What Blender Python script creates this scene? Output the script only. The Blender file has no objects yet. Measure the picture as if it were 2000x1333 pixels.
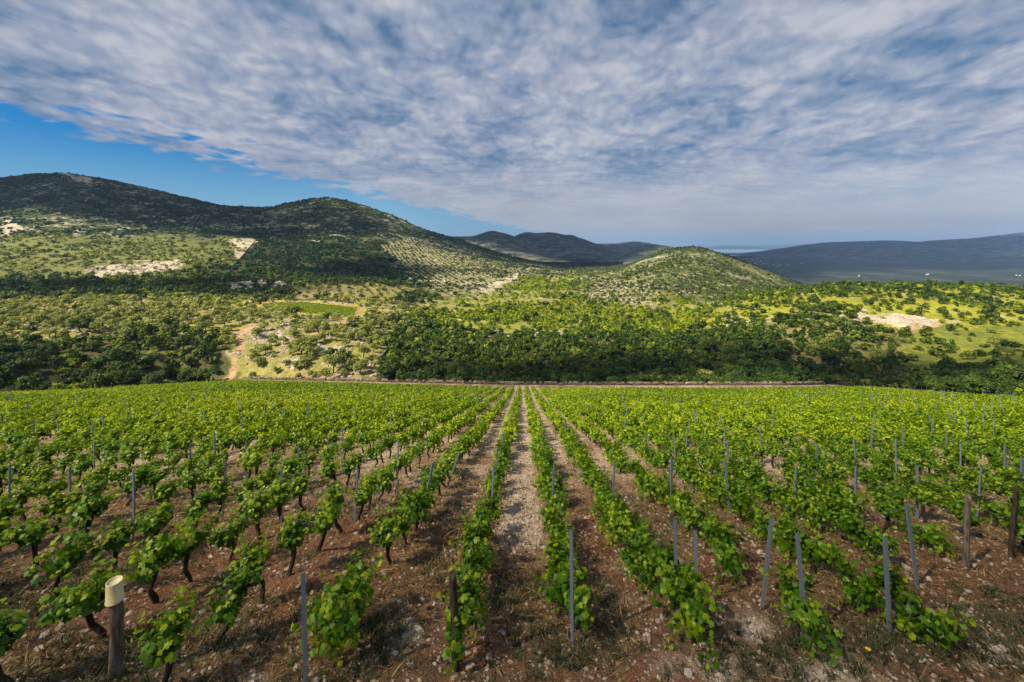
import bpy, math
import numpy as np
R = math.radians
sc = bpy.context.scene
COL = sc.collection
rng = np.random.default_rng(7)

# ------------------------------------------------------------------ camera, world, sun, exposure
F = 800.0            # focal length in pixels of the 2000 px wide photograph
HC = 4.4             # camera height over the soil below it
YH = 478.0           # row of the horizon in the photograph
cam_d = bpy.data.cameras.new('camera')
cam = bpy.data.objects.new('camera', cam_d)
COL.objects.link(cam)
cam.location = (0, 0, HC)
cam.rotation_euler = (R(90), 0, 0)
cam_d.sensor_width = 36.0
cam_d.lens = 36.0 * F / 2000.0
cam_d.shift_y = -(666.5 - YH) / 2000.0
cam_d.clip_start = 0.1
cam_d.clip_end = 200000.0
sc.camera = cam

SUN_EL, SUN_AZ = R(46), R(-122)      # azimuth measured from +Y towards +X: sun behind the camera, on the left
SUN_DIR = np.array([math.sin(SUN_AZ) * math.cos(SUN_EL), math.cos(SUN_AZ) * math.cos(SUN_EL), math.sin(SUN_EL)])
sun_d = bpy.data.lights.new('sun', 'SUN')
sun_d.energy = 5.0
sun_d.angle = R(1.6)     # seen through a thin veil of cloud
sun_d.color = (1.0, 0.87, 0.64)
sun = bpy.data.objects.new('sun', sun_d)
COL.objects.link(sun)
from mathutils import Vector
sun.rotation_euler = Vector(SUN_DIR).to_track_quat('Z', 'Y').to_euler()
sun.location = (-50, -50, 120)

sc.view_settings.view_transform = 'Standard'
sc.view_settings.look = 'None'
sc.view_settings.exposure = 0.85
sc.view_settings.gamma = 1.0
sc.render.engine = 'CYCLES'
sc.cycles.max_bounces = 6
sc.cycles.diffuse_bounces = 2
sc.cycles.glossy_bounces = 2
sc.cycles.transmission_bounces = 2
sc.cycles.volume_bounces = 0
sc.cycles.transparent_max_bounces = 24
sc.cycles.use_denoising = True
sc.cycles.use_adaptive_sampling = True
sc.cycles.adaptive_threshold = 0.015
sc.cycles.caustics_reflective = False
sc.cycles.caustics_refractive = False


class NT:
    """small helper over a node tree"""
    def __init__(s, nt):
        s.t = nt
        s.n = nt.nodes
        s.l = nt.links

    def node(s, typ, **kw):
        n = s.n.new(typ)
        ins = kw.pop('ins', {})
        for k, v in kw.items():
            setattr(n, k, v)
        for k, v in ins.items():
            s.put(n, k, v)
        return n

    def put(s, n, k, v):
        sock = n.inputs[k]
        if isinstance(v, bpy.types.NodeSocket):
            s.l.new(v, sock)
        elif v is not None:
            if isinstance(v, (tuple, list)) and len(v) == 3 and sock.type == 'RGBA':
                v = (*v, 1)
            sock.default_value = v

    def math(s, op, a, b=None, c=None, clamp=False):
        n = s.n.new('ShaderNodeMath')
        n.operation = op
        n.use_clamp = clamp
        for i, v in enumerate((a, b, c)):
            if v is not None:
                s.put(n, i, v)
        return n.outputs[0]

    def sstep(s, v, lo, hi):
        n = s.n.new('ShaderNodeMapRange')
        n.interpolation_type = 'SMOOTHSTEP'
        s.put(n, 'Value', v)
        s.put(n, 'From Min', lo)
        s.put(n, 'From Max', hi)
        return n.outputs[0]

    def mix(s, f, a, b, blend='MIX'):
        n = s.n.new('ShaderNodeMix')
        n.data_type = 'RGBA'
        n.blend_type = blend
        s.put(n, 0, f)
        s.put(n, 6, a)
        s.put(n, 7, b)
        return n.outputs[2]

    def noise(s, vec, scale, detail=4, rough=0.55, dist=0.0, out=0):
        n = s.n.new('ShaderNodeTexNoise')
        s.put(n, 'Vector', vec)
        n.inputs['Scale'].default_value = scale
        n.inputs['Detail'].default_value = detail
        n.inputs['Roughness'].default_value = rough
        n.inputs['Distortion'].default_value = dist
        return n.outputs[out]


# ---- sky: Nishita with a deck of altocumulus drawn on a plane high above
W = bpy.data.worlds.new('World')
sc.world = W
W.use_nodes = True
w = NT(W.node_tree)
w.n.clear()
sky = w.node('ShaderNodeTexSky', sky_type='NISHITA', sun_disc=False)
sky.sun_elevation = SUN_EL
sky.sun_rotation = SUN_AZ
sky.altitude = 200
sky.air_density = 1.0
sky.dust_density = 0.4
sky.ozone_density = 2.5
hs = w.node('ShaderNodeHueSaturation', ins={'Saturation': 1.6, 'Value': 1.0, 'Color': sky.outputs[0]})
skyc0 = w.mix(1.0, hs.outputs[0], (0.62, 1.02, 1.18), 'MULTIPLY')
tc = w.node('ShaderNodeTexCoord')
sep = w.node('ShaderNodeSeparateXYZ', ins={0: tc.outputs['Generated']})
dz = w.math('MAXIMUM', sep.outputs[2], 0.012)
px = w.math('DIVIDE', sep.outputs[0], dz)
py = w.math('DIVIDE', sep.outputs[1], dz)
elev = sep.outputs[2]
# texture coordinates on the underside of a slightly domed deck
dz2 = w.math('MULTIPLY', w.math('ADD', w.math('MAXIMUM', sep.outputs[2], 0.0), 0.15), 0.66)
P = w.node('ShaderNodeCombineXYZ', ins={0: w.math('DIVIDE', sep.outputs[0], dz2), 1: w.math('DIVIDE', sep.outputs[1], dz2), 2: 0.0}).outputs[0]
skyc = w.mix(w.math('MULTIPLY', w.sstep(elev, 0.20, 0.03), 0.8), skyc0, (2.6, 4.9, 7.2))
# gently stretched along the wind
mp = w.node('ShaderNodeMapping', ins={'Vector': P, 'Rotation': (0, 0, R(-14)), 'Scale': (1.0, 0.85, 1.0)}).outputs[0]
warp = w.node('ShaderNodeVectorMath', operation='MULTIPLY_ADD',
              ins={0: w.noise(mp, 2.0, 2, 0.5, 0, 1), 1: (0.22, 0.22, 0.0), 2: mp}).outputs[0]
n_big = w.noise(warp, 1.05, 5, 0.58)
n_cell = w.noise(warp, 5.0, 3, 0.5)
n_fine = w.noise(warp, 17.0, 3, 0.55)
ripm = w.node('ShaderNodeMapping', ins={'Vector': P, 'Rotation': (0, 0, R(-10)), 'Scale': (1.1, 4.2, 1.0)}).outputs[0]
n_rip = w.noise(ripm, 2.6, 3, 0.5, 0.3)
far = w.sstep(py, 3.0, 7.0)
def puffs(vec, scale):
    vn = w.node('ShaderNodeTexVoronoi', feature='SMOOTH_F1', ins={'Vector': vec, 'Scale': scale, 'Smoothness': 0.55, 'Randomness': 1.0})
    return w.math('SUBTRACT', 0.98, w.math('MULTIPLY', vn.outputs['Distance'], 1.05))
warp2 = w.node('ShaderNodeVectorMath', operation='MULTIPLY_ADD',
               ins={0: w.noise(mp, 5.5, 3, 0.6, 0, 1), 1: (0.16, 0.16, 0.0), 2: warp}).outputs[0]
pf = w.math('ADD', w.math('MULTIPLY', puffs(warp2, 5.2), 0.62), w.math('MULTIPLY', puffs(warp2, 11.5), 0.38))
cell0 = w.math('ADD', w.math('MULTIPLY', pf, 0.75), w.math('MULTIPLY', n_cell, 0.25))
cell = w.math('ADD', w.math('MULTIPLY', cell0, w.math('SUBTRACT', 1.0, w.math('MULTIPLY', far, 0.6))), w.math('MULTIPLY', n_rip, w.math('MULTIPLY', far, 0.6)))
dens = w.math('ADD', w.math('MULTIPLY', n_big, 1.15), w.math('MULTIPLY', cell, 0.72))
dens = w.math('ADD', dens, w.math('MULTIPLY', n_fine, 0.25))        # about 0.6 .. 1.4
# edge of the deck on the left
edge = w.math('ADD', -3.95, w.math('MULTIPLY', w.math('MAXIMUM', w.math('SUBTRACT', py, 3.6), 0.0), 0.185))
edge = w.math('ADD', edge, w.math('MULTIPLY', w.math('SUBTRACT', n_big, 0.5), 2.0))
edge = w.math('ADD', edge, w.math('MULTIPLY', w.math('SUBTRACT', n_cell, 0.5), 3.6))
cover = w.sstep(w.math('SUBTRACT', px, edge), -0.10, 0.85)
thick = w.sstep(dens, 0.70, 1.00)
thick2 = w.sstep(dens, 0.90, 1.34)
gap = (0.090, 0.160, 0.262)
mid = (0.215, 0.275, 0.382)
hi = (0.455, 0.470, 0.520)
ccol = w.mix(thick, gap, mid)
ccol = w.mix(thick2, ccol, hi)
warmth = w.sstep(w.noise(P, 0.55, 2), 0.35, 0.65)
ccol = w.mix(w.math('MULTIPLY', warmth, 0.5), ccol, w.mix(1.0, ccol, (1.05, 0.99, 0.98), 'MULTIPLY'))
# the deck fades into even haze low over the horizon
low = w.sstep(elev, 0.20, 0.035)
ccol = w.mix(w.math('MULTIPLY', low, 0.85), ccol, (0.45, 0.475, 0.520))
cloud_bg = w.node('ShaderNodeBackground', ins={'Color': ccol, 'Strength': 0.67})
sky_bg = w.node('ShaderNodeBackground', ins={'Color': skyc, 'Strength': 0.050})
amt = w.math('MULTIPLY', cover, w.math('ADD', 0.78, w.math('MULTIPLY', thick, 0.2)))
amt = w.math('MULTIPLY', amt, w.sstep(elev, -0.02, 0.0))
mixs = w.node('ShaderNodeMixShader', ins={0: amt, 1: sky_bg.outputs[0], 2: cloud_bg.outputs[0]})
wo = w.node('ShaderNodeOutputWorld', ins={0: mixs.outputs[0]})


# ------------------------------------------------------------------ numpy helpers
def smooth(a, b, x):
    t = np.clip((x - a) / (b - a), 0, 1)
    return t * t * (3 - 2 * t)


def hash2(ix, iy, seed):
    h = (ix.astype(np.int64) * 374761393 + iy.astype(np.int64) * 668265263 + seed * 974634777) & 0xFFFFFFFF
    h = ((h ^ (h >> 13)) * 1274126177) & 0xFFFFFFFF
    h = h ^ (h >> 16)
    return (h & 0xFFFF) / 65535.0


def vnoise(x, y, seed=0):
    ix, iy = np.floor(x), np.floor(y)
    fx, fy = x - ix, y - iy
    fx = fx * fx * (3 - 2 * fx)
    fy = fy * fy * (3 - 2 * fy)
    a = hash2(ix, iy, seed)
    b = hash2(ix + 1, iy, seed)
    c = hash2(ix, iy + 1, seed)
    d = hash2(ix + 1, iy + 1, seed)
    return (a * (1 - fx) + b * fx) * (1 - fy) + (c * (1 - fx) + d * fx) * fy


def fbm(x, y, seed=0, octv=4, gain=0.5):
    s, a, t = 0.0, 1.0, 0.0
    for o in range(octv):
        s = s + a * vnoise(x * 2 ** o + 17.3 * o, y * 2 ** o - 9.1 * o, seed + o)
        t += a
        a *= gain
    return s / t


def make_mesh(name, verts, faces, mats, fmat=None, attrs=None, smooth_sh=False, cattrs=None):
    """faces: list of int arrays (n,k)"""
    verts = np.asarray(verts, np.float32)
    me = bpy.data.meshes.new(name)
    faces = [np.asarray(f, np.int32) for f in faces if len(f)]
    tot = np.concatenate([np.full(len(f), f.shape[1], np.int32) for f in faces])
    idx = np.concatenate([f.ravel() for f in faces])
    start = np.concatenate([[0], np.cumsum(tot)[:-1]]).astype(np.int32)
    me.vertices.add(len(verts))
    me.vertices.foreach_set('co', verts.ravel())
    me.loops.add(len(idx))
    me.loops.foreach_set('vertex_index', idx)
    me.polygons.add(len(tot))
    me.polygons.foreach_set('loop_start', start)
    for m in mats:
        me.materials.append(m)
    if fmat is not None:
        me.polygons.foreach_set('material_index', np.asarray(fmat, np.int32))
    if smooth_sh is not False:
        if smooth_sh is True:
            smooth_sh = np.ones(len(tot), bool)
        me.polygons.foreach_set('use_smooth', np.asarray(smooth_sh, bool))
    else:
        me.polygons.foreach_set('use_smooth', np.zeros(len(tot), bool))
    for k, v in (attrs or {}).items():
        at = me.attributes.new(k, 'FLOAT', 'POINT')
        at.data.foreach_set('value', np.asarray(v, np.float32))
    for k, v in (cattrs or {}).items():
        at = me.attributes.new(k, 'FLOAT_COLOR', 'POINT')
        c = np.ones((len(verts), 4), np.float32)
        c[:, :3] = v
        at.data.foreach_set('color', c.ravel())
    me.update(calc_edges=True)
    me.validate()
    return me


def link(name, data, parent=None, loc=None, rz=0.0, scale=None):
    o = bpy.data.objects.new(name, data)
    COL.objects.link(o)
    if parent is not None:
        o.parent = parent
    if loc is not None:
        o.location = [float(c) for c in loc]
    if rz:
        o.rotation_euler = (0, 0, float(rz))
    if scale is not None:
        o.scale = [float(c) for c in scale]
    return o


def tag(o, label=None, cat=None, group=None, kind=None):
    if label:
        o['label'] = label
    if cat:
        o['category'] = cat
    if group:
        o['group'] = group
    if kind:
        o['kind'] = kind
    return o


def structure(name, me):
    return tag(link(name, me), kind='structure')


class Bag:
    """collects pieces into one mesh"""
    def __init__(s):
        s.v, s.f, s.m, s.a, s.n = [], {}, {}, [], 0

    def add(s, v, faces, mat=0, var=None):
        v = np.asarray(v, np.float32)
        if var is None:
            var = 0.5
        s.v.append(v)
        s.a.append(np.full(len(v), var, np.float32) if np.isscalar(var) else np.asarray(var, np.float32))
        for f in faces:
            f = np.asarray(f, np.int32)
            k = f.shape[1]
            s.f.setdefault(k, []).append(f + s.n)
            s.m.setdefault(k, []).append(np.full(len(f), mat, np.int32))
        s.n += len(v)

    def arrays(s):
        ks = sorted(s.f)
        return (np.concatenate(s.v), [np.concatenate(s.f[k]) for k in ks], np.concatenate([np.concatenate(s.m[k]) for k in ks]), np.concatenate(s.a))

    def mesh(s, name, mats, smooth_sh=False):
        v, f, m, a = s.arrays()
        return make_mesh(name, v, f, mats, m, {'var': a}, smooth_sh)


def tube(pts, rad, n=6, cap=True):
    pts = np.asarray(pts, float)
    rad = np.broadcast_to(np.asarray(rad, float), (len(pts),))
    d = np.gradient(pts, axis=0)
    d /= np.linalg.norm(d, axis=1)[:, None] + 1e-9
    ref = np.array([1.0, 0, 0]) if abs(d[:, 0]).mean() < 0.8 else np.array([0, 1.0, 0])
    a = np.cross(d, ref)
    a /= np.linalg.norm(a, axis=1)[:, None] + 1e-9
    b = np.cross(d, a)
    th = np.arange(n) * 2 * math.pi / n
    ring = pts[:, None, :] + rad[:, None, None] * (a[:, None, :] * np.cos(th)[None, :, None] + b[:, None, :] * np.sin(th)[None, :, None])
    v = ring.reshape(-1, 3)
    i = np.arange(len(pts) - 1)[:, None] * n
    j = np.arange(n)[None, :]
    q = np.stack([i + j, i + (j + 1) % n, i + n + (j + 1) % n, i + n + j], -1).reshape(-1, 4)
    fs = [q]
    if cap:
        v = np.concatenate([v, pts[-1:], pts[:1]])
        m = len(v)
        k = (len(pts) - 1) * n
        jj = np.arange(n)
        fs.append(np.stack([k + jj, k + (jj + 1) % n, np.full(n, m - 2)], -1))
        fs.append(np.stack([(jj + 1) % n, jj, np.full(n, m - 1)], -1))
    return v, fs


def ico(sub=0):
    t = (1 + 5 ** 0.5) / 2
    v = np.array([[-1, t, 0], [1, t, 0], [-1, -t, 0], [1, -t, 0], [0, -1, t], [0, 1, t], [0, -1, -t], [0, 1, -t], [t, 0, -1], [t, 0, 1], [-t, 0, -1], [-t, 0, 1]], float)
    f = np.array([[0, 11, 5], [0, 5, 1], [0, 1, 7], [0, 7, 10], [0, 10, 11], [1, 5, 9], [5, 11, 4], [11, 10, 2], [10, 7, 6], [7, 1, 8], [3, 9, 4], [3, 4, 2], [3, 2, 6], [3, 6, 8], [3, 8, 9], [4, 9, 5], [2, 4, 11], [6, 2, 10], [8, 6, 7], [9, 8, 1]])
    v /= np.linalg.norm(v, axis=1)[:, None]
    for _ in range(sub):
        cache, nf, vl = {}, [], [tuple(p) for p in v]

        def mid(a, b):
            k = (min(a, b), max(a, b))
            if k not in cache:
                m = (np.array(vl[a]) + np.array(vl[b])) / 2
                vl.append(tuple(m / np.linalg.norm(m)))
                cache[k] = len(vl) - 1
            return cache[k]
        for a, b, c in f:
            ab, bc, ca = mid(a, b), mid(b, c), mid(c, a)
            nf += [[a, ab, ca], [b, bc, ab], [c, ca, bc], [ab, bc, ca]]
        v, f = np.array(vl), np.array(nf)
    return v, f


def scatter_copies(tmpl, pos, rz, scl, var_off=None):
    """tmpl: list of (v, faces(list), fmat, var); returns merged arrays"""
    V, FS, M, A, n = [], {}, {}, [], 0
    which = rng.integers(0, len(tmpl), len(pos))
    for t, (v, faces, fm, var) in enumerate(tmpl):
        ids = np.where(which == t)[0]
        if not len(ids):
            continue
        c, s = np.cos(rz[ids]), np.sin(rz[ids])
        x = v[None, :, 0] * scl[ids, 0, None]
        y = v[None, :, 1] * scl[ids, 1, None]
        z = v[None, :, 2] * scl[ids, 2, None]
        vv = np.stack([x * c[:, None] - y * s[:, None], x * s[:, None] + y * c[:, None], z], -1) + pos[ids][:, None, :]
        V.append(vv.reshape(-1, 3).astype(np.float32))
        off = var_off[ids] if var_off is not None else np.zeros(len(ids))
        A.append((var[None, :] + off[:, None]).ravel().astype(np.float32))
        base = n + np.arange(len(ids)) * len(v)
        k0 = 0
        for f in faces:
            k = f.shape[1]
            FS.setdefault(k, []).append((f[None] + base[:, None, None]).reshape(-1, k).astype(np.int32))
            M.setdefault(k, []).append(np.tile(fm[k0:k0 + len(f)], len(ids)))
            k0 += len(f)
        n += len(v) * len(ids)
    ks = sorted(FS)
    return np.concatenate(V), [np.concatenate(FS[k]) for k in ks], np.concatenate([np.concatenate(M[k]) for k in ks]), np.concatenate(A)


# ------------------------------------------------------------------ the lie of the land
SLOPE = 0.32
ROWDX = 22.0 / F           # the rows run slightly to the right of straight ahead


def interp_x(tab, x):
    t = np.array(tab, float)
    return np.interp(x, t[:, 0], t[:, 1])


EDGE = [(-600, 80), (0, 100), (200, 129), (350, 145), (480, 148), (600, 136), (800, 125), (1000, 114), (1300, 112), (1545, 114), (1622, 128), (1700, 138), (1850, 106), (2000, 77), (2600, 55)]
BUMP = [(-600, -1), (0, -0.6), (200, -0.2), (350, 0.9), (480, 1.9), (600, 1.5), (800, 0.9), (1000, 0.4), (1300, 0.3), (1545, 0.3), (1622, 0.2), (1700, 0.6), (1850, -0.2), (2000, -1.0), (2600, -1.5)]


def px_of(X, Y):
    return 1000 + F * X / np.maximum(Y, 1.0)


def field_end(X, Y):
    return interp_x(EDGE, px_of(X, Y))


def field_z(X, Y):
    z = -SLOPE * np.maximum(Y, -12) - np.where(Y < -12, 0, 0)
    b = interp_x(BUMP, np.clip(px_of(X, Y), -600, 2600))
    xw = px_of(X, Y)
    return z + 1.1 * smooth(-3, 13, Y - field_end(X, Y)) * smooth(430, 500, xw) * smooth(1680, 1610, xw) + b * smooth(55, 115, Y) + 0.10 * (fbm(X * 0.25, Y * 0.25, 3, 3) - 0.5)


# beyond the field: what the ground does along each bearing, as (distance, row in the photograph)
TAB = [
 (-700, [(135,735),(165,700),(190,655),(260,605),(300,588),(400,552),(520,508),(700,452),(950,398),(1300,350),(1700,420),(2400,450)]),
 (0,    [(135,745),(165,688),(190,648),(260,602),(300,586),(400,552),(520,513),(700,460),(950,403),(1300,345),(1700,420),(2400,450)]),
 (60,   [(138,745),(165,688),(190,648),(260,602),(300,586),(400,552),(520,514),(700,459),(950,400),(1300,336),(1700,416),(2400,450)]),
 (130,  [(142,745),(165,690),(190,650),(260,602),(300,586),(400,552),(520,515),(700,460),(950,399),(1300,333),(1700,410),(2400,450)]),
 (200,  [(148,742),(168,692),(190,652),(260,602),(300,586),(400,552),(520,517),(700,466),(950,410),(1290,345),(1700,414),(2400,450)]),
 (300,  [(152,742),(170,695),(190,660),(260,604),(300,587),(400,553),(520,521),(700,476),(950,425),(1270,367),(1700,425),(2400,455)]),
 (380,  [(154,742),(172,700),(190,665),(260,606),(300,588),(400,554),(520,525),(700,484),(950,437),(1250,388),(1700,430),(2400,458)]),
 (440,  [(156,742),(174,704),(190,668),(260,608),(300,590),(400,555),(520,528),(700,490),(950,445),(1250,401),(1700,440),(2400,460)]),
 (520,  [(156,742),(174,704),(190,668),(260,610),(300,592),(400,558),(520,533),(700,499),(950,450),(1250,403),(1700,445),(2400,460)]),
 (580,  [(152,742),(172,702),(190,668),(260,612),(300,594),(400,561),(520,538),(700,506),(950,452),(1250,389),(1700,442),(2400,460)]),
 (640,  [(150,742),(172,702),(190,669),(260,615),(300,596),(400,564),(520,543),(700,512),(950,455),(1250,379),(1700,440),(2400,460)]),
 (700,  [(148,746),(172,708),(190,674),(260,624),(300,603),(400,569),(520,547),(700,518),(950,464),(1250,393),(1700,446),(2400,464)]),
 (760,  [(146,752),(172,718),(190,686),(260,634),(300,613),(400,576),(520,552),(700,523),(950,474),(1250,416),(1700,460),(2400,470)]),
 (830,  [(146,760),(172,724),(200,684),(260,645),(350,600),(450,573),(600,543),(800,517),(1000,482),(1280,445),(1700,480),(2400,490)]),
 (900,  [(145,766),(172,730),(230,662),(350,604),(550,556),(800,520),(1050,489),(1300,468),(1700,500),(2400,505)]),
 (1000, [(145,770),(172,732),(230,664),(350,607),(550,559),(800,530),(1100,510),(1350,501),(1800,520),(2400,522)]),
 (1110, [(145,772),(172,734),(230,666),(350,609),(550,561),(800,536),(1100,525),(1500,523),(2000,535),(2400,540)]),
 (1200, [(145,772),(172,734),(230,666),(350,609),(550,562),(750,532),(1000,522),(1400,524),(2000,538),(2400,542)]),
 (1260, [(145,772),(172,734),(230,666),(350,610),(480,570),(620,530),(780,503),(950,512),(1400,540),(2000,542),(2400,542)]),
 (1300, [(145,772),(172,733),(230,665),(340,612),(450,575),(600,530),(800,485),(950,505),(1400,555),(2000,548),(2400,545)]),
 (1345, [(145,772),(172,730),(230,660),(320,612),(430,580),(600,530),(800,478),(950,500),(1400,570),(2000,552),(2400,545)]),
 (1390, [(145,770),(172,724),(220,656),(270,617),(330,596),(420,586),(600,538),(800,484),(950,505),(1400,577),(2000,555),(2400,545)]),
 (1430, [(145,768),(172,718),(215,652),(255,612),(300,591),(340,585),(430,585),(600,550),(800,499),(950,522),(1400,577),(2000,555),(2400,545)]),
 (1500, [(145,764),(172,712),(210,650),(250,605),(300,575),(340,569),(430,580),(600,566),(780,526),(950,552),(1400,577),(2000,555),(2400,545)]),
 (1570, [(145,762),(172,708),(210,646),(250,600),(300,568),(340,560),(430,582),(600,590),(780,553),(950,585),(1400,577),(2000,555),(2400,545)]),
 (1640, [(148,756),(172,706),(210,645),(250,598),(300,564),(340,555),(430,580),(600,602),(900,606),(1400,577),(2000,555),(2400,545)]),
 (1750, [(150,752),(178,702),(210,648),(250,598),(300,562),(340,553),(430,580),(600,602),(900,606),(1400,577),(2000,555),(2400,545)]),
 (1850, [(135,765),(150,745),(180,700),(210,648),(250,600),(300,564),(340,555),(430,580),(600,602),(900,606),(1400,577),(2000,555),(2400,545)]),
 (2000, [(100,788),(120,752),(150,712),(180,680),(210,645),(250,602),(300,571),(340,562),(430,580),(600,602),(900,606),(1400,577),(2000,555),(2400,545)]),
 (2700, [(80,790),(120,740),(150,700),(180,670),(210,640),(250,602),(300,575),(340,566),(430,580),(600,602),(900,606),(1400,577),(2000,555),(2400,545)]),
]
GX = np.arange(-700, 2701, 10.0)
GL = np.linspace(math.log(60), math.log(2600), 260)


def build_grid():
    cols = []
    for x, prof in TAB:
        p = np.array(prof, float)
        z = HC - (p[:, 1] - YH) / F * p[:, 0]
        cols.append(np.interp(GL, np.log(p[:, 0]), z))
    cols = np.array(cols)
    k = np.ones(7) / 7
    pad = np.pad(cols, ((0, 0), (3, 3)), 'edge')
    cols = np.array([np.convolve(r, k, 'valid') for r in pad])
    xs = np.array([t[0] for t in TAB], float)
    g = np.array([np.interp(GX, xs, cols[:, j]) for j in range(cols.shape[1])])     # (L, X)
    pad = np.pad(g, ((0, 0), (2, 2)), 'edge')
    return np.array([np.convolve(r, np.ones(5) / 5, 'valid') for r in pad])


GZ = build_grid()


def grid_z(X, Y):
    xi = np.clip((px_of(X, Y) + 700) / 10.0, 0, len(GX) - 1.001)
    li = np.clip((np.log(np.maximum(Y, 1)) - GL[0]) / (GL[1] - GL[0]), 0, len(GL) - 1.001)
    a, b = np.floor(li).astype(int), np.floor(xi).astype(int)
    fa, fb = li - a, xi - b
    return (GZ[a, b] * (1 - fb) + GZ[a, b + 1] * fb) * (1 - fa) + (GZ[a + 1, b] * (1 - fb) + GZ[a + 1, b + 1] * fb) * fa


def land_z(X, Y):
    X, Y = np.asarray(X, float), np.asarray(Y, float)
    e = field_end(X, Y) + 16
    t = smooth(0, 16, Y - e)
    zf, zg = field_z(X, Y), grid_z(X, Y)
    zg = zg + (fbm(X / 60, Y / 60, 11, 4) - 0.5) * np.clip((Y - 200) / 500, 0, 1) * 12 * 0.5
    return zf * (1 - t) + zg * t


def to_px(X, Y, Z):
    Yc = np.maximum(Y, 0.5)
    return 1000 + F * X / Yc, YH - F * (Z - HC) / Yc


def inside(poly, x, y):
    p = np.array(poly, float)
    r = np.zeros(np.shape(x), bool)
    j = len(p) - 1
    for i in range(len(p)):
        c = ((p[i, 1] > y) != (p[j, 1] > y)) & (x < (p[j, 0] - p[i, 0]) * (y - p[i, 1]) / (p[j, 1] - p[i, 1] + 1e-9) + p[i, 0])
        r ^= c
        j = i
    return r


def dist_line(pl, x, y):
    p = np.array(pl, float)
    d = np.full(np.shape(x), 1e9)
    for a, b in zip(p[:-1], p[1:]):
        ab = b - a
        t = np.clip(((x - a[0]) * ab[0] + (y - a[1]) * ab[1]) / (ab @ ab), 0, 1)
        d = np.minimum(d, np.hypot(x - a[0] - t * ab[0], y - a[1] - t * ab[1]))
    return d


# outlines of the different covers of the land (bearing / row measured on the photograph, then cast on the land)
ZONES = [  # name, polygon
 ('mountain', [(-800, 250), (1130, 250), (1130, 530), (1000, 515), (900, 500), (820, 478), (740, 470), (640, 470), (480, 470), (470, 462), (300, 462), (0, 455), (-800, 455)]),
 ('pale_slope', [(-800, 452), (60, 455), (300, 464), (430, 470), (505, 462), (505, 478), (470, 512), (400, 520), (340, 540), (200, 546), (0, 548), (-800, 548)]),
 ('forest', [(500, 470), (640, 470), (745, 475), (770, 520), (860, 552), (800, 560), (640, 545), (500, 545), (380, 545), (400, 518), (470, 515)]),
 ('dots', [(745, 472), (830, 470), (930, 500), (1130, 530), (1130, 548), (1010, 548), (960, 575), (900, 590), (830, 560), (770, 525)]),
 ('hedge', [(-800, 540), (200, 545), (350, 540), (520, 545), (700, 545), (800, 560), (860, 590), (790, 600), (700, 590), (480, 585), (-800, 586)]),
 ('terrace', [(540, 552), (800, 560), (815, 582), (700, 585), (600, 585), (570, 570)]),
 ('olive', [(-800, 582), (490, 582), (800, 596), (800, 640), (765, 690), (730, 742), (480, 745), (440, 660), (300, 655), (100, 668), (-800, 700)]),
 ('bush', [(-800, 690), (0, 675), (100, 668), (200, 655), (380, 645), (440, 655), (452, 738), (300, 765), (-800, 780)]),
 ('belt', [(765, 640), (800, 640), (1000, 655), (1300, 660), (1360, 640), (1480, 640), (1560, 690), (1660, 730), (1680, 735), (2700, 735), (2700, 800), (720, 800), (735, 740)]),
 ('band', [(800, 590), (960, 575), (1010, 548), (1130, 540), (1250, 545), (1280, 575), (1400, 600), (1360, 640), (1300, 660), (1000, 655), (800, 640)]),
 ('dots', [(1120, 546), (1200, 540), (1285, 548), (1305, 600), (1220, 605), (1150, 590)]),
 ('cone', [(1130, 440), (1620, 440), (1620, 562), (1430, 590), (1285, 566), (1250, 540), (1130, 540)]),
 ('hilltop', [(1360, 640), (1430, 588), (1500, 570), (1570, 560), (1640, 548), (2700, 548), (2700, 640), (1820, 640), (1660, 640), (1500, 645)]),
 ('hillmid', [(1470, 640), (1560, 612), (1660, 618), (1700, 645), (1860, 645), (1830, 700), (1900, 735), (1700, 740), (1560, 700)]),
 ('meadow', [(1800, 640), (2700, 630), (2700, 740), (1800, 735), (1760, 700)]),
]
VINEPATCH = [(506, 603), (548, 592), (600, 592), (697, 603), (688, 621), (600, 612), (530, 608)]
GOLD = [(482, 594), (550, 585), (640, 588), (720, 598), (775, 604), (765, 612), (712, 612), (692, 627), (640, 621), (500, 607)]
DIRT = [([(440, 745), (452, 735), (460, 715), (458, 695), (472, 676), (462, 655), (500, 640)], 6.5), ([(1640, 760), (1655, 745), (1672, 732)], 7),
        ([(560, 676), (600, 660), (640, 640), (685, 622), (706, 608)], 2.6), ([(466, 508), (480, 495), (498, 472)], 1.6), ([(1545, 700), (1600, 714), (1612, 716)], 3),
        ([(1720, 640), (1760, 645), (1835, 636)], 3)]
PALE = [[(150, 540), (180, 522), (260, 512), (350, 508), (362, 520), (330, 536), (200, 540)], [(440, 470), (500, 464), (498, 474), (470, 508), (455, 500), (462, 480)],
        [(1670, 612), (1680, 600), (1700, 612), (1780, 615), (1835, 630), (1790, 642), (1720, 632), (1668, 628)], [(675, 648), (690, 638), (720, 650), (700, 668)], [(625, 690), (660, 676), (690, 690), (645, 704)],
        [(720, 640), (760, 648), (755, 662), (730, 655)], [(560, 552), (530, 548), (420, 552), (425, 566), (560, 566)], [(0, 430), (30, 432), (40, 445), (0, 470)],
        [(100, 338), (140, 334), (180, 346), (178, 356), (145, 352)], [(545, 704), (575, 697), (588, 712), (560, 718)], [(490, 645), (530, 640), (560, 652), (530, 662), (495, 660)], [(920, 572), (1010, 532), (1020, 540), (950, 578)]]

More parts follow.
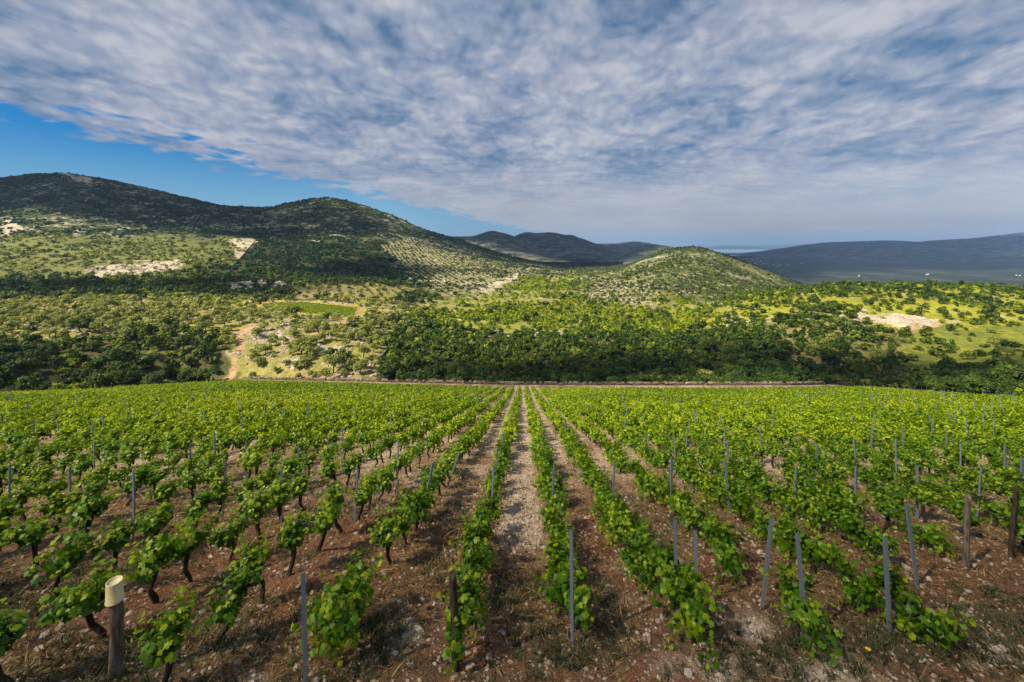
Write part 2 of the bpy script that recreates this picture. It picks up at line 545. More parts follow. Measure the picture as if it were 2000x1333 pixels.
SOIL = {'mountain': (.048, .066, .026), 'pale_slope': (.150, .165, .055), 'forest': (.045, .055, .02), 'dots': (.22, .215, .11), 'hedge': (.07, .075, .03), 'terrace': (.23, .20, .10),
        'olive': (.25, .235, .085), 'bush': (.09, .09, .04), 'belt': (.045, .05, .02), 'band': (.20, .21, .05), 'cone': (.125, .145, .050), 'hilltop': (.245, .255, .030), 'hillmid': (.20, .18, .075), 'meadow': (.150, .175, .030)}


def zone_of(x, y):
    z = np.full(np.shape(x), -1)
    for i, (n, p) in enumerate(ZONES):
        z = np.where(inside(p, x, y), i, z)
    return z


def jitter(X, Y, x, y):
    """ragged borders between the covers"""
    q = np.log(np.maximum(Y, 1)) * 22
    return x + (fbm(x / 40, q, 5, 5, .6) - 0.5) * 95, y + (fbm(x / 40 + 50, q, 6, 5, .6) - 0.5) * 34


def land_colour(X, Y, Z):
    x, y = to_px(X, Y, Z)
    jx, jy = jitter(X, Y, x, y)
    zi = zone_of(jx, jy)
    c = np.zeros(X.shape + (3,))
    c[:] = (.12, .125, .05)
    for i, (n, _) in enumerate(ZONES):
        c[zi == i] = SOIL[n]
    n1 = fbm(X / 9, Y / 9, 21, 4)
    n2 = fbm(X / 30, Y / 30, 31, 4)
    grass = np.array((.27, .27, .035))
    k = smooth(.45, .65, n1)[..., None] * 0.55
    lit = np.isin(zi, [i for i, (n, _) in enumerate(ZONES) if n in ('olive', 'band', 'hilltop', 'meadow', 'terrace')])
    c = np.where(lit[..., None], c * (1 - k) + grass * k, c)
    rocky = np.array((.40, .36, .30))
    rk = np.where(np.isin(zi, [i for i, (n, _) in enumerate(ZONES) if n in ('mountain', 'dots', 'cone', 'band', 'olive', 'hilltop')]), smooth(.56, .68, fbm(X / 16, Y / 8, 41, 5, .6)), 0)
    c = c * (1 - rk[..., None] * .8) + rocky * rk[..., None] * .8
    for p in PALE:
        m = inside(p, .4 * jx + .6 * x, .4 * jy + .6 * y) * smooth(.30, .48, n1)
        c = c * (1 - m[..., None]) + np.array((.46, .40, .33)) * m[..., None]
    m = inside(GOLD, .3 * jx + .7 * x, .3 * jy + .7 * y)[..., None] * .85
    c = c * (1 - m) + np.array((.40, .32, .09)) * m
    m = inside(VINEPATCH, x, y)[..., None] * 1.0
    c = c * (1 - m) + np.array((.17, .19, .04)) * m
    for pl, wd in DIRT:
        m = smooth(wd * 1.25, wd * .7, dist_line(pl, jx * .15 + x * .85, jy * .15 + y * .85))[..., None]
        c = c * (1 - m) + np.array((.40, .27, .16)) * m
    # strip of pale stones between the ends of the rows and the wall
    d = Y - field_end(X, Y)
    m = (smooth(-1, 1.5, d) * smooth(17, 13, d) * (x > 470) * (x < 1640))[..., None]
    c = c * (1 - m) + np.array((.42, .33, .25)) * m
    return c * (0.78 + 0.44 * n2[..., None])


# ------------------------------------------------------------------ materials
def new_mat(name):
    m = bpy.data.materials.new(name)
    m.use_nodes = True
    t = NT(m.node_tree)
    t.n.clear()
    return m, t


def finish(t, shader, disp=None):
    o = t.node('ShaderNodeOutputMaterial')
    t.l.new(shader, o.inputs[0])


def leaf_mat(name, dark, mid, light, trans=0.35, rough=0.5, spec=0.35, tcol=None):
    m, t = new_mat(name)
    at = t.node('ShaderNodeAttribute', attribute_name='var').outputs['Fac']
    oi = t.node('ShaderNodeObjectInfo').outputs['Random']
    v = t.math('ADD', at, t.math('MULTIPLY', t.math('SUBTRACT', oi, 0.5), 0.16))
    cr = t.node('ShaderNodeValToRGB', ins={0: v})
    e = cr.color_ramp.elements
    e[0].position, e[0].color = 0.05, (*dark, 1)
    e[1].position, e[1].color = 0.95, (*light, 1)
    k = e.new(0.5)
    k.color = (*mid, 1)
    p = t.node('ShaderNodeBsdfPrincipled', ins={'Base Color': cr.outputs[0], 'Roughness': rough, 'Specular IOR Level': spec})
    tr = t.node('ShaderNodeBsdfTranslucent', ins={'Color': t.mix(1.0, cr.outputs[0], tcol or (1.25, 1.15, 0.45), 'MULTIPLY')})
    finish(t, t.node('ShaderNodeMixShader', ins={0: trans, 1: p.outputs[0], 2: tr.outputs[0]}).outputs[0])
    return m


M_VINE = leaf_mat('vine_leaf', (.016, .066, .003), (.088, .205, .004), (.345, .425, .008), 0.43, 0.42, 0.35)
M_VINEFAR_SUN = leaf_mat('vine_leaf_far_sunlit', (.040, .105, .003), (.170, .285, .005), (.410, .460, .012), 0.38, 0.5, 0.2)  # paler copy of the vine leaf: sunlight on the far rows put into its colour
M_OLIVE = leaf_mat('olive_leaf', (.080, .110, .022), (.230, .275, .050), (.440, .450, .110), 0.27, 0.5, 0.3)
M_DARKTREE = leaf_mat('evergreen_leaf', (.014, .038, .004), (.050, .095, .007), (.155, .200, .012), 0.24, 0.5, 0.25)
M_HILLSCRUB = leaf_mat('hill_scrub_leaf', (.012, .034, .010), (.030, .066, .016), (.075, .122, .024), 0.17, 0.6, 0.2)
M_SCRUB = leaf_mat('scrub_leaf', (.030, .055, .012), (.090, .125, .022), (.190, .210, .040), 0.18, 0.6, 0.2)
M_BRIGHT = leaf_mat('bright_shrub_leaf', (.045, .095, .004), (.180, .255, .006), (.410, .440, .012), 0.30, 0.5, 0.2)



def bark_mat(name, a, b, scale=14):
    m, t = new_mat(name)
    g = t.node('ShaderNodeTexCoord').outputs['Object']
    mp = t.node('ShaderNodeMapping', ins={'Vector': g, 'Scale': (1, 1, .18)}).outputs[0]
    n = t.noise(mp, scale, 5, .65)
    c = t.mix(t.sstep(n, .35, .68), a, b)
    bp = t.node('ShaderNodeBump', ins={'Height': n, 'Strength': .7, 'Distance': .02})
    p = t.node('ShaderNodeBsdfPrincipled', ins={'Base Color': c, 'Roughness': .9, 'Specular IOR Level': .15, 'Normal': bp.outputs[0]})
    finish(t, p.outputs[0])
    return m


M_VBARK = bark_mat('vine_bark', (.018, .012, .009), (.060, .042, .030), 22)
M_BARK = bark_mat('tree_bark', (.05, .04, .03), (.14, .115, .09), 6)
M_GREYWOOD = bark_mat('grey_post_wood', (.070, .055, .042), (.21, .175, .14), 20)
M_DARKWOOD = bark_mat('dark_post_wood', (.020, .015, .012), (.085, .062, .046), 20)
M_PALEWOOD = bark_mat('dead_branch_wood', (.22, .20, .17), (.42, .38, .32), 6)


def stone_mat(name, a, b, c3=None):
    m, t = new_mat(name)
    at = t.node('ShaderNodeAttribute', attribute_name='var').outputs['Fac']
    g = t.node('ShaderNodeTexCoord').outputs['Object']
    n = t.noise(g, 9, 5, .6)
    c = t.mix(at, a, b)
    if c3:
        c = t.mix(t.sstep(n, .5, .7), c, c3)
    c = t.mix(t.sstep(n, .3, .75), t.mix(1.0, c, (.72, .70, .68), 'MULTIPLY'), c)
    bp = t.node('ShaderNodeBump', ins={'Height': n, 'Strength': .5, 'Distance': .03})
    p = t.node('ShaderNodeBsdfPrincipled', ins={'Base Color': c, 'Roughness': .88, 'Specular IOR Level': .2, 'Normal': bp.outputs[0]})
    finish(t, p.outputs[0])
    return m


M_STONE = stone_mat('limestone', (.23, .15, .10), (.50, .44, .37))
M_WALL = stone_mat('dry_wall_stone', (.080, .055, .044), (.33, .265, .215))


def steel_mat():
    m, t = new_mat('galvanised_steel')
    g = t.node('ShaderNodeTexCoord').outputs['Object']
    n = t.noise(g, 9, 4, .6)
    s = t.noise(t.node('ShaderNodeMapping', ins={'Vector': g, 'Scale': (30, 30, 1.2)}).outputs[0], 3, 3, .6)
    c = t.mix(n, (.10, .14, .19), (.23, .285, .35))
    c = t.mix(t.math('MULTIPLY', t.sstep(s, .56, .75), .55), c, (.15, .13, .115))
    p = t.node('ShaderNodeBsdfPrincipled', ins={'Base Color': c, 'Roughness': .50, 'Metallic': .30, 'Specular IOR Level': .5})
    finish(t, p.outputs[0])
    return m


M_STEEL = steel_mat()


def plain_mat(name, col, rough=.6, spec=.4, sss=0):
    m, t = new_mat(name)
    g = t.node('ShaderNodeTexCoord').outputs['Object']
    n = t.noise(g, 8, 4, .6)
    c = t.mix(t.sstep(n, .3, .7), tuple(k * .84 for k in col), col)
    p = t.node('ShaderNodeBsdfPrincipled', ins={'Base Color': c, 'Roughness': rough, 'Specular IOR Level': spec})
    finish(t, p.outputs[0])
    return m


M_BUCKET = plain_mat('cream_plastic', (.70, .60, .33), .42, .5)
M_STRAW = leaf_mat('dry_straw', (.050, .028, .014), (.165, .100, .042), (.35, .25, .115), .10, .8, .1, (1, .9, .7))
M_WEED = leaf_mat('weed_leaf', (.018, .024, .012), (.050, .060, .026), (.11, .12, .05), .2, .6, .2)


def soil_mat():
    m, t = new_mat('vineyard_soil')
    g = t.node('ShaderNodeNewGeometry').outputs['Position']
    gr = t.node('ShaderNodeAttribute', attribute_name='gravel').outputs['Fac']
    rd = t.node('ShaderNodeAttribute', attribute_name='red').outputs['Fac']
    gn = t.node('ShaderNodeAttribute', attribute_name='weed').outputs['Fac']
    n1 = t.noise(g, 1.3, 5, .6)
    n2 = t.noise(g, 9, 5, .65)
    n3 = t.noise(g, 34, 4, .7)
    base = t.mix(t.sstep(n2, .35, .65), (.050, .022, .010), (.165, .078, .034))
    base = t.mix(t.math('MULTIPLY', rd, t.sstep(n2, .25, .6)), base, (.160, .044, .017))
    base = t.mix(t.math('MULTIPLY', t.sstep(n3, .50, .62), .6), base, (.31, .20, .10))
    base = t.mix(t.math('MULTIPLY', gn, t.sstep(n2, .35, .55)), base, (.050, .055, .022))
    gcol = t.mix(t.sstep(n3, .38, .6), (.26, .17, .11), (.58, .47, .36))
    base = t.mix(gr, base, gcol)
    h = t.math('ADD', t.math('MULTIPLY', n2, .6), t.math('MULTIPLY', n3, .4))
    bp = t.node('ShaderNodeBump', ins={'Height': h, 'Strength': .8, 'Distance': .07})
    p = t.node('ShaderNodeBsdfPrincipled', ins={'Base Color': base, 'Roughness': .95, 'Specular IOR Level': .1, 'Normal': bp.outputs[0]})
    finish(t, p.outputs[0])
    return m


def terrain_mat(name='hill_ground', bscale=(.25, 1.2), bdist=.6):
    m, t = new_mat(name)
    g = t.node('ShaderNodeNewGeometry').outputs['Position']
    col = t.node('ShaderNodeAttribute', attribute_name='tint').outputs['Color']
    n1 = t.noise(g, bscale[0], 5, .65)
    n2 = t.noise(g, bscale[1], 5, .65)
    f = t.math('ADD', t.math('MULTIPLY', n1, .5), t.math('MULTIPLY', n2, .5))
    c = t.mix(t.sstep(f, .36, .64), t.mix(1.0, col, (.58, .60, .55), 'MULTIPLY'), t.mix(1.0, col, (1.32, 1.28, 1.25), 'MULTIPLY'))
    bp = t.node('ShaderNodeBump', ins={'Height': f, 'Strength': .7, 'Distance': bdist})
    p = t.node('ShaderNodeBsdfPrincipled', ins={'Base Color': c, 'Roughness': .95, 'Specular IOR Level': .1, 'Normal': bp.outputs[0]})
    finish(t, p.outputs[0])
    return m


M_SOIL = soil_mat()
M_TERR = terrain_mat()
M_FARHILL = terrain_mat('far_hill_ground', (.006, .04), 14)


def grid_faces(nr, nc):
    i = np.arange(nr - 1)[:, None] * nc
    j = np.arange(nc - 1)[None, :]
    return np.stack([i + j, i + j + 1, i + nc + j + 1, i + nc + j], -1).reshape(-1, 4)


# ------------------------------------------------------------------ vineyard ground
ROWS = {}
for j in range(-88, 86):
    ROWS[j] = (0.86 + 1.86 * j) if j >= 0 else (-1.0 + 2.03 * (j + 1))


def row_x(X0, Y):
    return X0 + ROWDX * Y


def aisle(X, Y):
    """offset from the central aisle's axis"""
    return X - ROWDX * Y + 0.07


GRAVEL_SPOTS = [(1620, 1315, 110, 45), (1385, 1318, 75, 45), (1930, 1290, 50, 35), (815, 1240, 45, 28), (1240, 1120, 40, 50), (1335, 1310, 60, 40), (1020, 930, 60, 130), (480, 1333, 60, 25), (330, 1270, 30, 30), (1470, 1230, 50, 35)]
RED_SPOTS = [(120, 1240, 110, 60), (600, 1150, 100, 70), (980, 1060, 120, 90), (1170, 1020, 110, 120), (1000, 1290, 130, 60), (1420, 1110, 90, 50), (1850, 1170, 160, 70), (760, 1010, 90, 50), (640, 1240, 80, 50), (1290, 1320, 90, 40), (1660, 1290, 70, 40), (950, 880, 60, 60)]
WEED_SPOTS = [(40, 1180, 120, 60), (760, 1250, 70, 80), (640, 1320, 90, 40), (1090, 1290, 90, 60), (1500, 1300, 140, 60), (1700, 1250, 180, 60), (1900, 1230, 150, 90), (470, 1230, 80, 60), (1010, 1160, 80, 40), (900, 1325, 120, 30), (1600, 1230, 80, 50), (300, 1320, 120, 50)]


def spots(lst, x, y):
    s = np.zeros(np.shape(x))
    for a, b, c, d in lst:
        s = np.maximum(s, np.exp(-(((x - a) / c) ** 2 + ((y - b) / d) ** 2) * 1.1))
    return s


def soil_maps(X, Y, Z):
    x, y = to_px(X, Y, Z)
    nearw = smooth(16, 11, Y) * (Y > 3)
    n = fbm(X * .9, Y * .9, 61, 4)
    n2 = fbm(X * .45 + 9, Y * .25, 71, 4)
    a = np.abs(aisle(X, Y))
    cent = smooth(.95, .35, a) * smooth(8.5, 11.5, Y)
    gap2 = smooth(.9, .3, np.abs(aisle(X, Y) - 1.85)) * smooth(14, 24, Y)
    gap3 = smooth(.9, .3, np.abs(aisle(X, Y) + 1.95)) * smooth(18, 30, Y)
    g = np.maximum(spots(GRAVEL_SPOTS, x, y) * nearw * smooth(.34, .62, n) * 1.0, .10 + 0 * n)
    farw = smooth(9, 22, Y)
    g = np.maximum.reduce([g, cent * (.75 + .35 * n), gap2 * .85, gap3 * .75, farw * (.28 + .5 * smooth(.35, .65, n2))])
    r = np.clip(spots(RED_SPOTS, x, y) * nearw * 1.3 + smooth(.48, .66, n2) * .75, 0, 1)
    wd = np.clip(spots(WEED_SPOTS, x, y) * nearw * smooth(.3, .55, n) + smooth(.58, .72, fbm(X * .6 + 31, Y * .6, 81, 4)) * .6, 0, 1)
    return np.clip(g, 0, 1), r, wd


# fine sheet where the camera looks, coarse sheet round it: one mesh, graded in distance
yy = np.concatenate([np.linspace(-45, 2.2, 14), np.exp(np.linspace(math.log(2.6), math.log(170), 560))])
uu = np.linspace(-1, 1, 900)
half = np.where(yy < 3, 45 + 0 * yy, 2.1 * yy + 14)
half = np.where(yy < 3, np.interp(yy, [-45, 2.6], [60, 19.5]), half)
YY = np.repeat(yy[:, None], len(uu), 1)
XX = half[:, None] * uu[None, :]
ZZ = land_z(XX, YY)
GND_D = (fbm(XX * 3.1, YY * 3.1, 91, 4, .6) - .5) * .13 + (fbm(XX * 13, YY * 13, 95, 2) - .5) * .045
ZZ = ZZ + GND_D * smooth(40, 14, YY)
g_, r_, w_ = soil_maps(XX, YY, land_z(XX, YY))
xp_ = px_of(XX, YY)
keep = (YY <= field_end(XX, YY) + np.where((xp_ > 450) & (xp_ < 1660), 24, 12.5))
off_ = smooth(1, 4, YY - field_end(XX, YY)) * (1 - smooth(430, 500, xp_) * smooth(1680, 1610, xp_))
g_, w_ = g_ * (1 - off_), np.maximum(w_, off_)
ok = keep[:-1, :-1].ravel()
me = make_mesh('ground', np.stack([XX, YY, ZZ], -1).reshape(-1, 3), [grid_faces(*XX.shape)[ok]], [M_SOIL], attrs={'gravel': g_.ravel(), 'red': r_.ravel(), 'weed': w_.ravel()}, smooth_sh=True)
structure('ground', me)

# the valley and the hills round it
yy = np.exp(np.linspace(math.log(72), math.log(2450), 620))
uu = np.linspace(-1.95, 1.95, 860)
YY = np.repeat(yy[:, None], len(uu), 1)
XX = uu[None, :] * (YY + 6)
ZZ = land_z(XX, YY)
d = YY - field_end(XX, YY)
ZZ = np.where(d < 14, ZZ - 0.35 * smooth(14, 9, d), ZZ)
cc = land_colour(XX, YY, ZZ)
ZZ = ZZ + (fbm(XX / 16, YY / 16, 13, 4) - .5) * np.clip(YY / 150 - .8, 0, 3.0)
keep = (d > 10)[1:, :-1].ravel()
me = make_mesh('hills', np.stack([XX, YY, ZZ], -1).reshape(-1, 3), [grid_faces(*XX.shape)[keep]], [M_TERR], cattrs={'tint': cc.reshape(-1, 3)}, smooth_sh=True)
structure('hills', me)


# ------------------------------------------------------------------ far hills, plain, sea
def far_hill(name, sky, Yr, Yf, zf, col, col2, seed, Yb=None, zb=None, rough=1.0, xs=None):
    """a hill with skyline SKY [(x,row)] at distance Yr, its foot at distance Yf, height zf; real slopes on both sides"""
    s = np.array(sky, float)
    nc, nr = 260, 120
    x = np.linspace(s[0, 0], s[-1, 0], nc)
    ys = np.interp(x, s[:, 0], s[:, 1])
    k = 9
    ys = np.convolve(np.pad(ys, (k // 2, k // 2), 'edge'), np.ones(k) / k, 'valid')
    Yb = Yb or Yr * 1.35
    zb = zf if zb is None else zb
    t = np.linspace(-1, 1, nr)
    ux = (x - 1000) / F
    zr = HC - (ys - YH) / F * Yr
    T = t[:, None]
    Yd = np.where(T < 0, Yr + (Yr - Yf) * T, Yr + (Yb - Yr) * T) + 0 * ux[None, :]
    prof = np.where(T < 0, 1 - np.abs(T) ** 1.5, 1 - np.abs(T) ** 1.7)
    Z = np.where(T < 0, zf, zb) * (1 - prof) + zr[None, :] * prof
    X = ux[None, :] * (Yr + (Yd - Yr) * .6)
    L = (Yr - Yf) * .28
    n = fbm(X / L, Yd / L, seed, 5, .52) - .5
    rel = np.abs(zr[None, :] - zf)
    n = n + (fbm(X / L * 4.2, Yd / L * 4.2, seed + 3, 4, .55) - .5) * .42
    Z = Z + n * rel * .62 * rough * np.clip(1 - np.abs(T), 0, 1) ** .6 * np.clip(np.abs(T) * 3.5, .12, 1)
    c = np.zeros(X.shape + (3,))
    m = smooth(.50, .64, fbm(X / (L * .16), Yd / (L * .10), seed + 9, 5, .62))[..., None]
    c[:] = col
    c = c * (1 - m) + np.array(col2) * 1.5 * m
    c = c * (.65 + .7 * fbm(X / (L * .05), Yd / (L * .05), seed + 21, 3))[..., None]
    me = make_mesh(name, np.stack([X, Yd, Z], -1).reshape(-1, 3), [grid_faces(nr, nc)], [M_FARHILL], cattrs={'tint': c.reshape(-1, 3)}, smooth_sh=True)
    return structure(name, me)


G1, G2 = (.030, .042, .030), (.10, .10, .085)
far_hill('hills', [(780, 475), (880, 462), (925, 461), (960, 450), (1000, 460), (1060, 490), (1120, 515), (1180, 535)], 2900, 1900, -75, G1, G2, 3)
far_hill('hills', [(960, 500), (1005, 462), (1030, 457), (1075, 456), (1120, 462), (1170, 478), (1230, 500), (1300, 520)], 4200, 2700, -90, (.028, .040, .034), (.095, .095, .09), 5)
far_hill('hills', [(1100, 500), (1165, 476), (1200, 476), (1240, 472), (1290, 480), (1350, 495), (1420, 505)], 5600, 4000, -110, (.030, .042, .036), (.11, .11, .10), 8)
far_hill('hills', [(1150, 520), (1215, 497), (1255, 483), (1275, 478), (1300, 481), (1340, 495), (1420, 520)], 2500, 1700, -90, G1, G2, 12)
far_hill('hills', [(1440, 506), (1480, 500), (1520, 490), (1570, 481), (1620, 475), (1660, 472), (1745, 470), (1790, 473), (1850, 469), (1890, 468), (1940, 461), (2000, 454), (2100, 446), (2300, 440), (2600, 450)], 6800, 4300, -178, (.018, .034, .036), (.080, .085, .095), 15, rough=.8)
far_hill('hills', [(1480, 548), (1550, 537), (1620, 533), (1700, 537), (1760, 545), (1820, 552)], 2700, 2200, -180, (.040, .050, .030), (.085, .085, .06), 19)
far_hill('hills', [(1390, 486), (1405, 481), (1430, 480), (1470, 482), (1500, 484), (1545, 484), (1570, 487)], 19000, 17500, -200, (.03, .05, .05), (.06, .08, .08), 23, rough=.4)
far_hill('hills', [(1440, 481), (1490, 479), (1540, 478), (1590, 476), (1640, 475.5), (1700, 478)], 27000, 25000, -200, (.04, .06, .06), (.06, .08, .08), 27, rough=.3)
far_hill('hills', [(1405, 499), (1425, 496), (1450, 497), (1462, 499.5)], 9300, 9000, -201, (.03, .045, .04), (.06, .07, .06), 31, rough=.3, Yb=9700)

# plain between the hills
yy = np.linspace(1500, 9000, 240)
uu = np.linspace(-.2, 1.6, 300)
YY = np.repeat(yy[:, None], len(uu), 1)
XX = uu[None, :] * YY
ZZ = -180 + (fbm(XX / 900, YY / 900, 51, 4) - .5) * 16 - smooth(6600, 7600, YY) * 60 * smooth(.80, .66, uu)[None, :] + smooth(.35, -.1, uu)[None, :] * 60 * smooth(6500, 3000, YY)
p = smooth(.52, .66, fbm(XX / 120, YY / 220, 55, 5, .65))[..., None]
cc = np.zeros(XX.shape + (3,))
cc[:] = (.022, .034, .022)
cc = cc * (1 - p) + np.array((.062, .070, .045)) * p
structure('plain', make_mesh('plain', np.stack([XX, YY, ZZ], -1).reshape(-1, 3), [grid_faces(*XX.shape)], [M_FARHILL], cattrs={'tint': cc.reshape(-1, 3)}, smooth_sh=True))


def sea_mat():
    m, t = new_mat('sea_water')
    g = t.node('ShaderNodeNewGeometry').outputs['Position']
    n = t.noise(t.node('ShaderNodeMapping', ins={'Vector': g, 'Scale': (.004, .012, .01)}).outputs[0], 3, 4, .6)
    bp = t.node('ShaderNodeBump', ins={'Height': n, 'Strength': .05, 'Distance': 6})
    p = t.node('ShaderNodeBsdfPrincipled', ins={'Base Color': (.20, .42, .56), 'Roughness': .22, 'Specular IOR Level': .5, 'Normal': bp.outputs[0]})
    finish(t, p.outputs[0])
    return m


vs = [(-4000, 6500, -203), (32000, 6500, -203), (46000, 30000, -203), (-8000, 30000, -203)]
structure('sea', make_mesh('sea', vs, [np.array([[0, 1, 2, 3]])], [sea_mat()]))


# ------------------------------------------------------------------ grapevines
def leaf_outline():
    ang = np.radians([0, 22, 48, 78, 108, 150, 180, 210, 252, 282, 312, 338])
    rad = np.array([1.0, .70, .93, .60, .78, .62, .22, .62, .78, .60, .93, .70])
    return np.stack([np.sin(ang) * rad, np.cos(ang) * rad * .95], -1)


LO = leaf_outline()


def place_leaves(P, N, T, size, detail):
    """leaves at points P with normals N and tip direction T. detail 2: lobed fan; 1: folded kite; returns v, faces"""
    N = N / (np.linalg.norm(N, axis=1)[:, None] + 1e-9)
    T = T - N * (T * N).sum(1)[:, None]
    T = T / (np.linalg.norm(T, axis=1)[:, None] + 1e-9)
    B = np.cross(T, N)
    n = len(P)
    if detail == 2:
        o = np.concatenate([[[0, -.05]], LO])
        fold = -.22 * np.abs(o[:, 0]) - .18 * np.clip(o[:, 1], 0, 1) ** 2
        v = P[:, None] + size[:, None, None] * (.62 * (o[None, :, 0, None] * B[:, None] + (o[None, :, 1, None] + .45) * T[:, None]) + .62 * fold[None, :, None] * N[:, None])
        k = len(LO)
        j = np.arange(k)
        f = np.stack([np.zeros(k, int), 1 + (j + 1) % k, 1 + j], -1)
        base = np.arange(n)[:, None, None] * (k + 1)
        return v.reshape(-1, 3), [(f[None] + base).reshape(-1, 3)], k + 1
    o = np.array([[0, -.1], [.52, .42], [0, 1.0], [-.52, .42]])
    fold = np.array([0, -.16, -.06, -.16])
    v = P[:, None] + size[:, None, None] * (o[None, :, 0, None] * B[:, None] + o[None, :, 1, None] * T[:, None] + fold[None, :, None] * N[:, None])
    base = np.arange(n)[:, None] * 4
    f = np.stack([base + 0, base + 1, base + 2, base + 3], -1).reshape(-1, 4)
    return v.reshape(-1, 3), [f], 4


def vine_bones(r, style):
    """trunk, arms and shoots; local Y along the row. style 0: bush vine with clear trunk, 1: full hedge"""
    h = r.uniform(.42, .56) if style == 0 else r.uniform(.36, .48)
    lean = r.normal(0, .06, 2)
    tr = np.array([[0, 0, -.12], [r.normal(0, .02), r.normal(0, .02), .08], [lean[0] * .5 + r.normal(0, .035), lean[1] * .5 + r.normal(0, .04), h * .5], [lean[0], lean[1], h]])
    arms = []
    for s in (-1, 1):
        L = r.uniform(.15, .31) if style == 0 else r.uniform(.40, .52)
        a0 = tr[-1]
        a1 = a0 + [r.normal(0, .05), s * L * .5, r.uniform(.02, .14)]
        a2 = a0 + [r.normal(0, .07), s * L, r.uniform(.04, .18)]
        arms.append(np.array([a0, a1, a2]))
    shoots = []
    ns = r.integers(15, 19) if style == 0 else r.integers(23, 28)
    for i in range(ns):
        a = arms[r.integers(0, 2)]
        t = r.uniform(0, 1)
        p0 = a[0] * (1 - t) ** 2 + 2 * a[1] * t * (1 - t) + a[2] * t * t
        side = r.choice([-1, 1])
        d = np.array([side * abs(r.normal(.32, .26)), r.normal(0, .32) + (p0[1] - tr[-1][1]) * .8, r.uniform(.55, 1.35)])
        L = r.uniform(.36, .70)
        if style == 1 and r.uniform() < .38:
            d[2] = r.uniform(-.45, .25)
            L *= .8
        d /= np.linalg.norm(d)
        droop = r.uniform(.05, .45)
        q = np.linspace(0, 1, 5)[:, None]
        shoots.append(p0 + d * L * q + np.array([0, 0, -1]) * droop * L * q * q)
    return tr, arms, shoots


def vine_leaves(r, shoots, tr, per, size, detail, style):
    P, N, T, S, V = [], [], [], [], []
    c0 = tr[-1] + [0, 0, .16]
    for sh in shoots:
        young = r.uniform(0, .35)
        for k in range(per):
            t = (k + r.uniform(.2, .9)) / per
            i = min(int(t * 4), 3)
            p = sh[i] + (sh[i + 1] - sh[i]) * (t * 4 - i)
            ax = sh[-1] - sh[0]
            out = np.array([r.normal(), r.normal(), r.normal(0, .6)])
            out -= ax * (out @ ax) / (ax @ ax + 1e-9)
            out /= np.linalg.norm(out) + 1e-9
            p = p + out * r.uniform(.03, .085)
            away = p - c0
            nn = np.array([0, 0, .50]) + away / (np.linalg.norm(away) + 1e-6) * .75 + r.normal(0, .50, 3)
            P.append(p)
            N.append(nn)
            T.append(out + np.array([0, 0, -.55]) + r.normal(0, .25, 3))
            S.append(size * r.uniform(.62, 1.25) * (1.0 - .42 * t * t))
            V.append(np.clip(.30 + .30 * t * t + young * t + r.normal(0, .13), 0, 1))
    v, f, k = place_leaves(np.array(P), np.array(N), np.array(T), np.array(S), detail)
    return v, f, np.repeat(np.array(V), k)


def vine_variant(seed, style):
    r = np.random.default_rng(seed)
    tr, arms, shoots = vine_bones(r, style)
    b = Bag()
    q = np.linspace(0, 1, 7)
    rp = np.stack([np.interp(q, np.linspace(0, 1, 4), tr[:, i]) for i in range(3)], -1)
    v, f = tube(rp, np.interp(q, [0, .3, 1], [.052, .036, .040]) * r.uniform(.85, 1.15) * (1 + r.normal(0, .12, 7)), 7)
    b.add(v, f)
    for a in arms:
        v, f = tube(a, [.030, .022, .012], 6)
        b.add(v, f)
    trunk = b.mesh('trunk', [M_VBARK], True)
    b = Bag()
    for s in shoots:
        v, f = tube(s, np.linspace(.006, .003, 5), 3, False)
        b.add(v, f, 0, .55)
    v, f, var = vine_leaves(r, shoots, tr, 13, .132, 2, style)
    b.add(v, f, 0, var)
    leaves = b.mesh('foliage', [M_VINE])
    return trunk, leaves


BUSH = [vine_variant(100 + i, 0) for i in range(12)]
HEDGE = [vine_variant(200 + i, 1) for i in range(12)]


def vine_template(seed, style, per, size, trunk=True):
    r = np.random.default_rng(seed)
    tr, arms, shoots = vine_bones(r, style)
    b = Bag()
    if trunk:
        v, f = tube(tr, [.05, .04, .035, .04], 4, False)
        b.add(v, f, 1, 0.3)
        for a in arms:
            v, f = tube(a, [.03, .022, .012], 3, False)
            b.add(v, f, 1, .3)
    v, f, var = vine_leaves(r, shoots, tr, per, size, 1, style)
    b.add(v, f, 0, var)
    v, f, m, a = b.arrays()
    return v, f, m, a


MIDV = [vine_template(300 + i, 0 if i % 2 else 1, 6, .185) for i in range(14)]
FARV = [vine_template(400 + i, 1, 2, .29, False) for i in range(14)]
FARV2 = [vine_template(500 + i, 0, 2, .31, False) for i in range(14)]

START = {-1: 6.5, -2: 6.37, -3: 5.85, -4: 5.8, -5: 8.05, 0: 7.1, 1: 6.6, 2: 7.0, 3: 7.1, 4: 9.7, 5: 10.3, 6: 10.0}
vines = []
for j, X0 in ROWS.items():
    y = START.get(j, 5.2 if j < 0 else 10.0) + 0.0
    n = 0
    while y < 152:
        sp = 1.07 + rng.normal(0, .07)
        X = row_x(X0, y)
        fe = float(field_end(np.array(X), np.array(y)))
        if y > fe - .5:
            break
        skip = rng.uniform() < (.03 if j >= -2 else .07)
        if j == 2 and 7.6 < y < 9.0:
            skip = True
        if j == -2 and 8.0 < y < 9.2:
            skip = True
        ux = X / y
        if abs(ux) < 1.55 + 2.5 / y and not skip:
            vines.append((j, X + rng.normal(0, .05), y + rng.normal(0, .04)))
        y += sp
vines = np.array(vines)
vz = land_z(vines[:, 1], vines[:, 2])
vx, vy = to_px(vines[:, 1], vines[:, 2], vz + .55)
_, vyt = to_px(vines[:, 1], vines[:, 2], vz + .95)
inview = (vx > -45) & (vx < 2045) & (vyt < 1330)
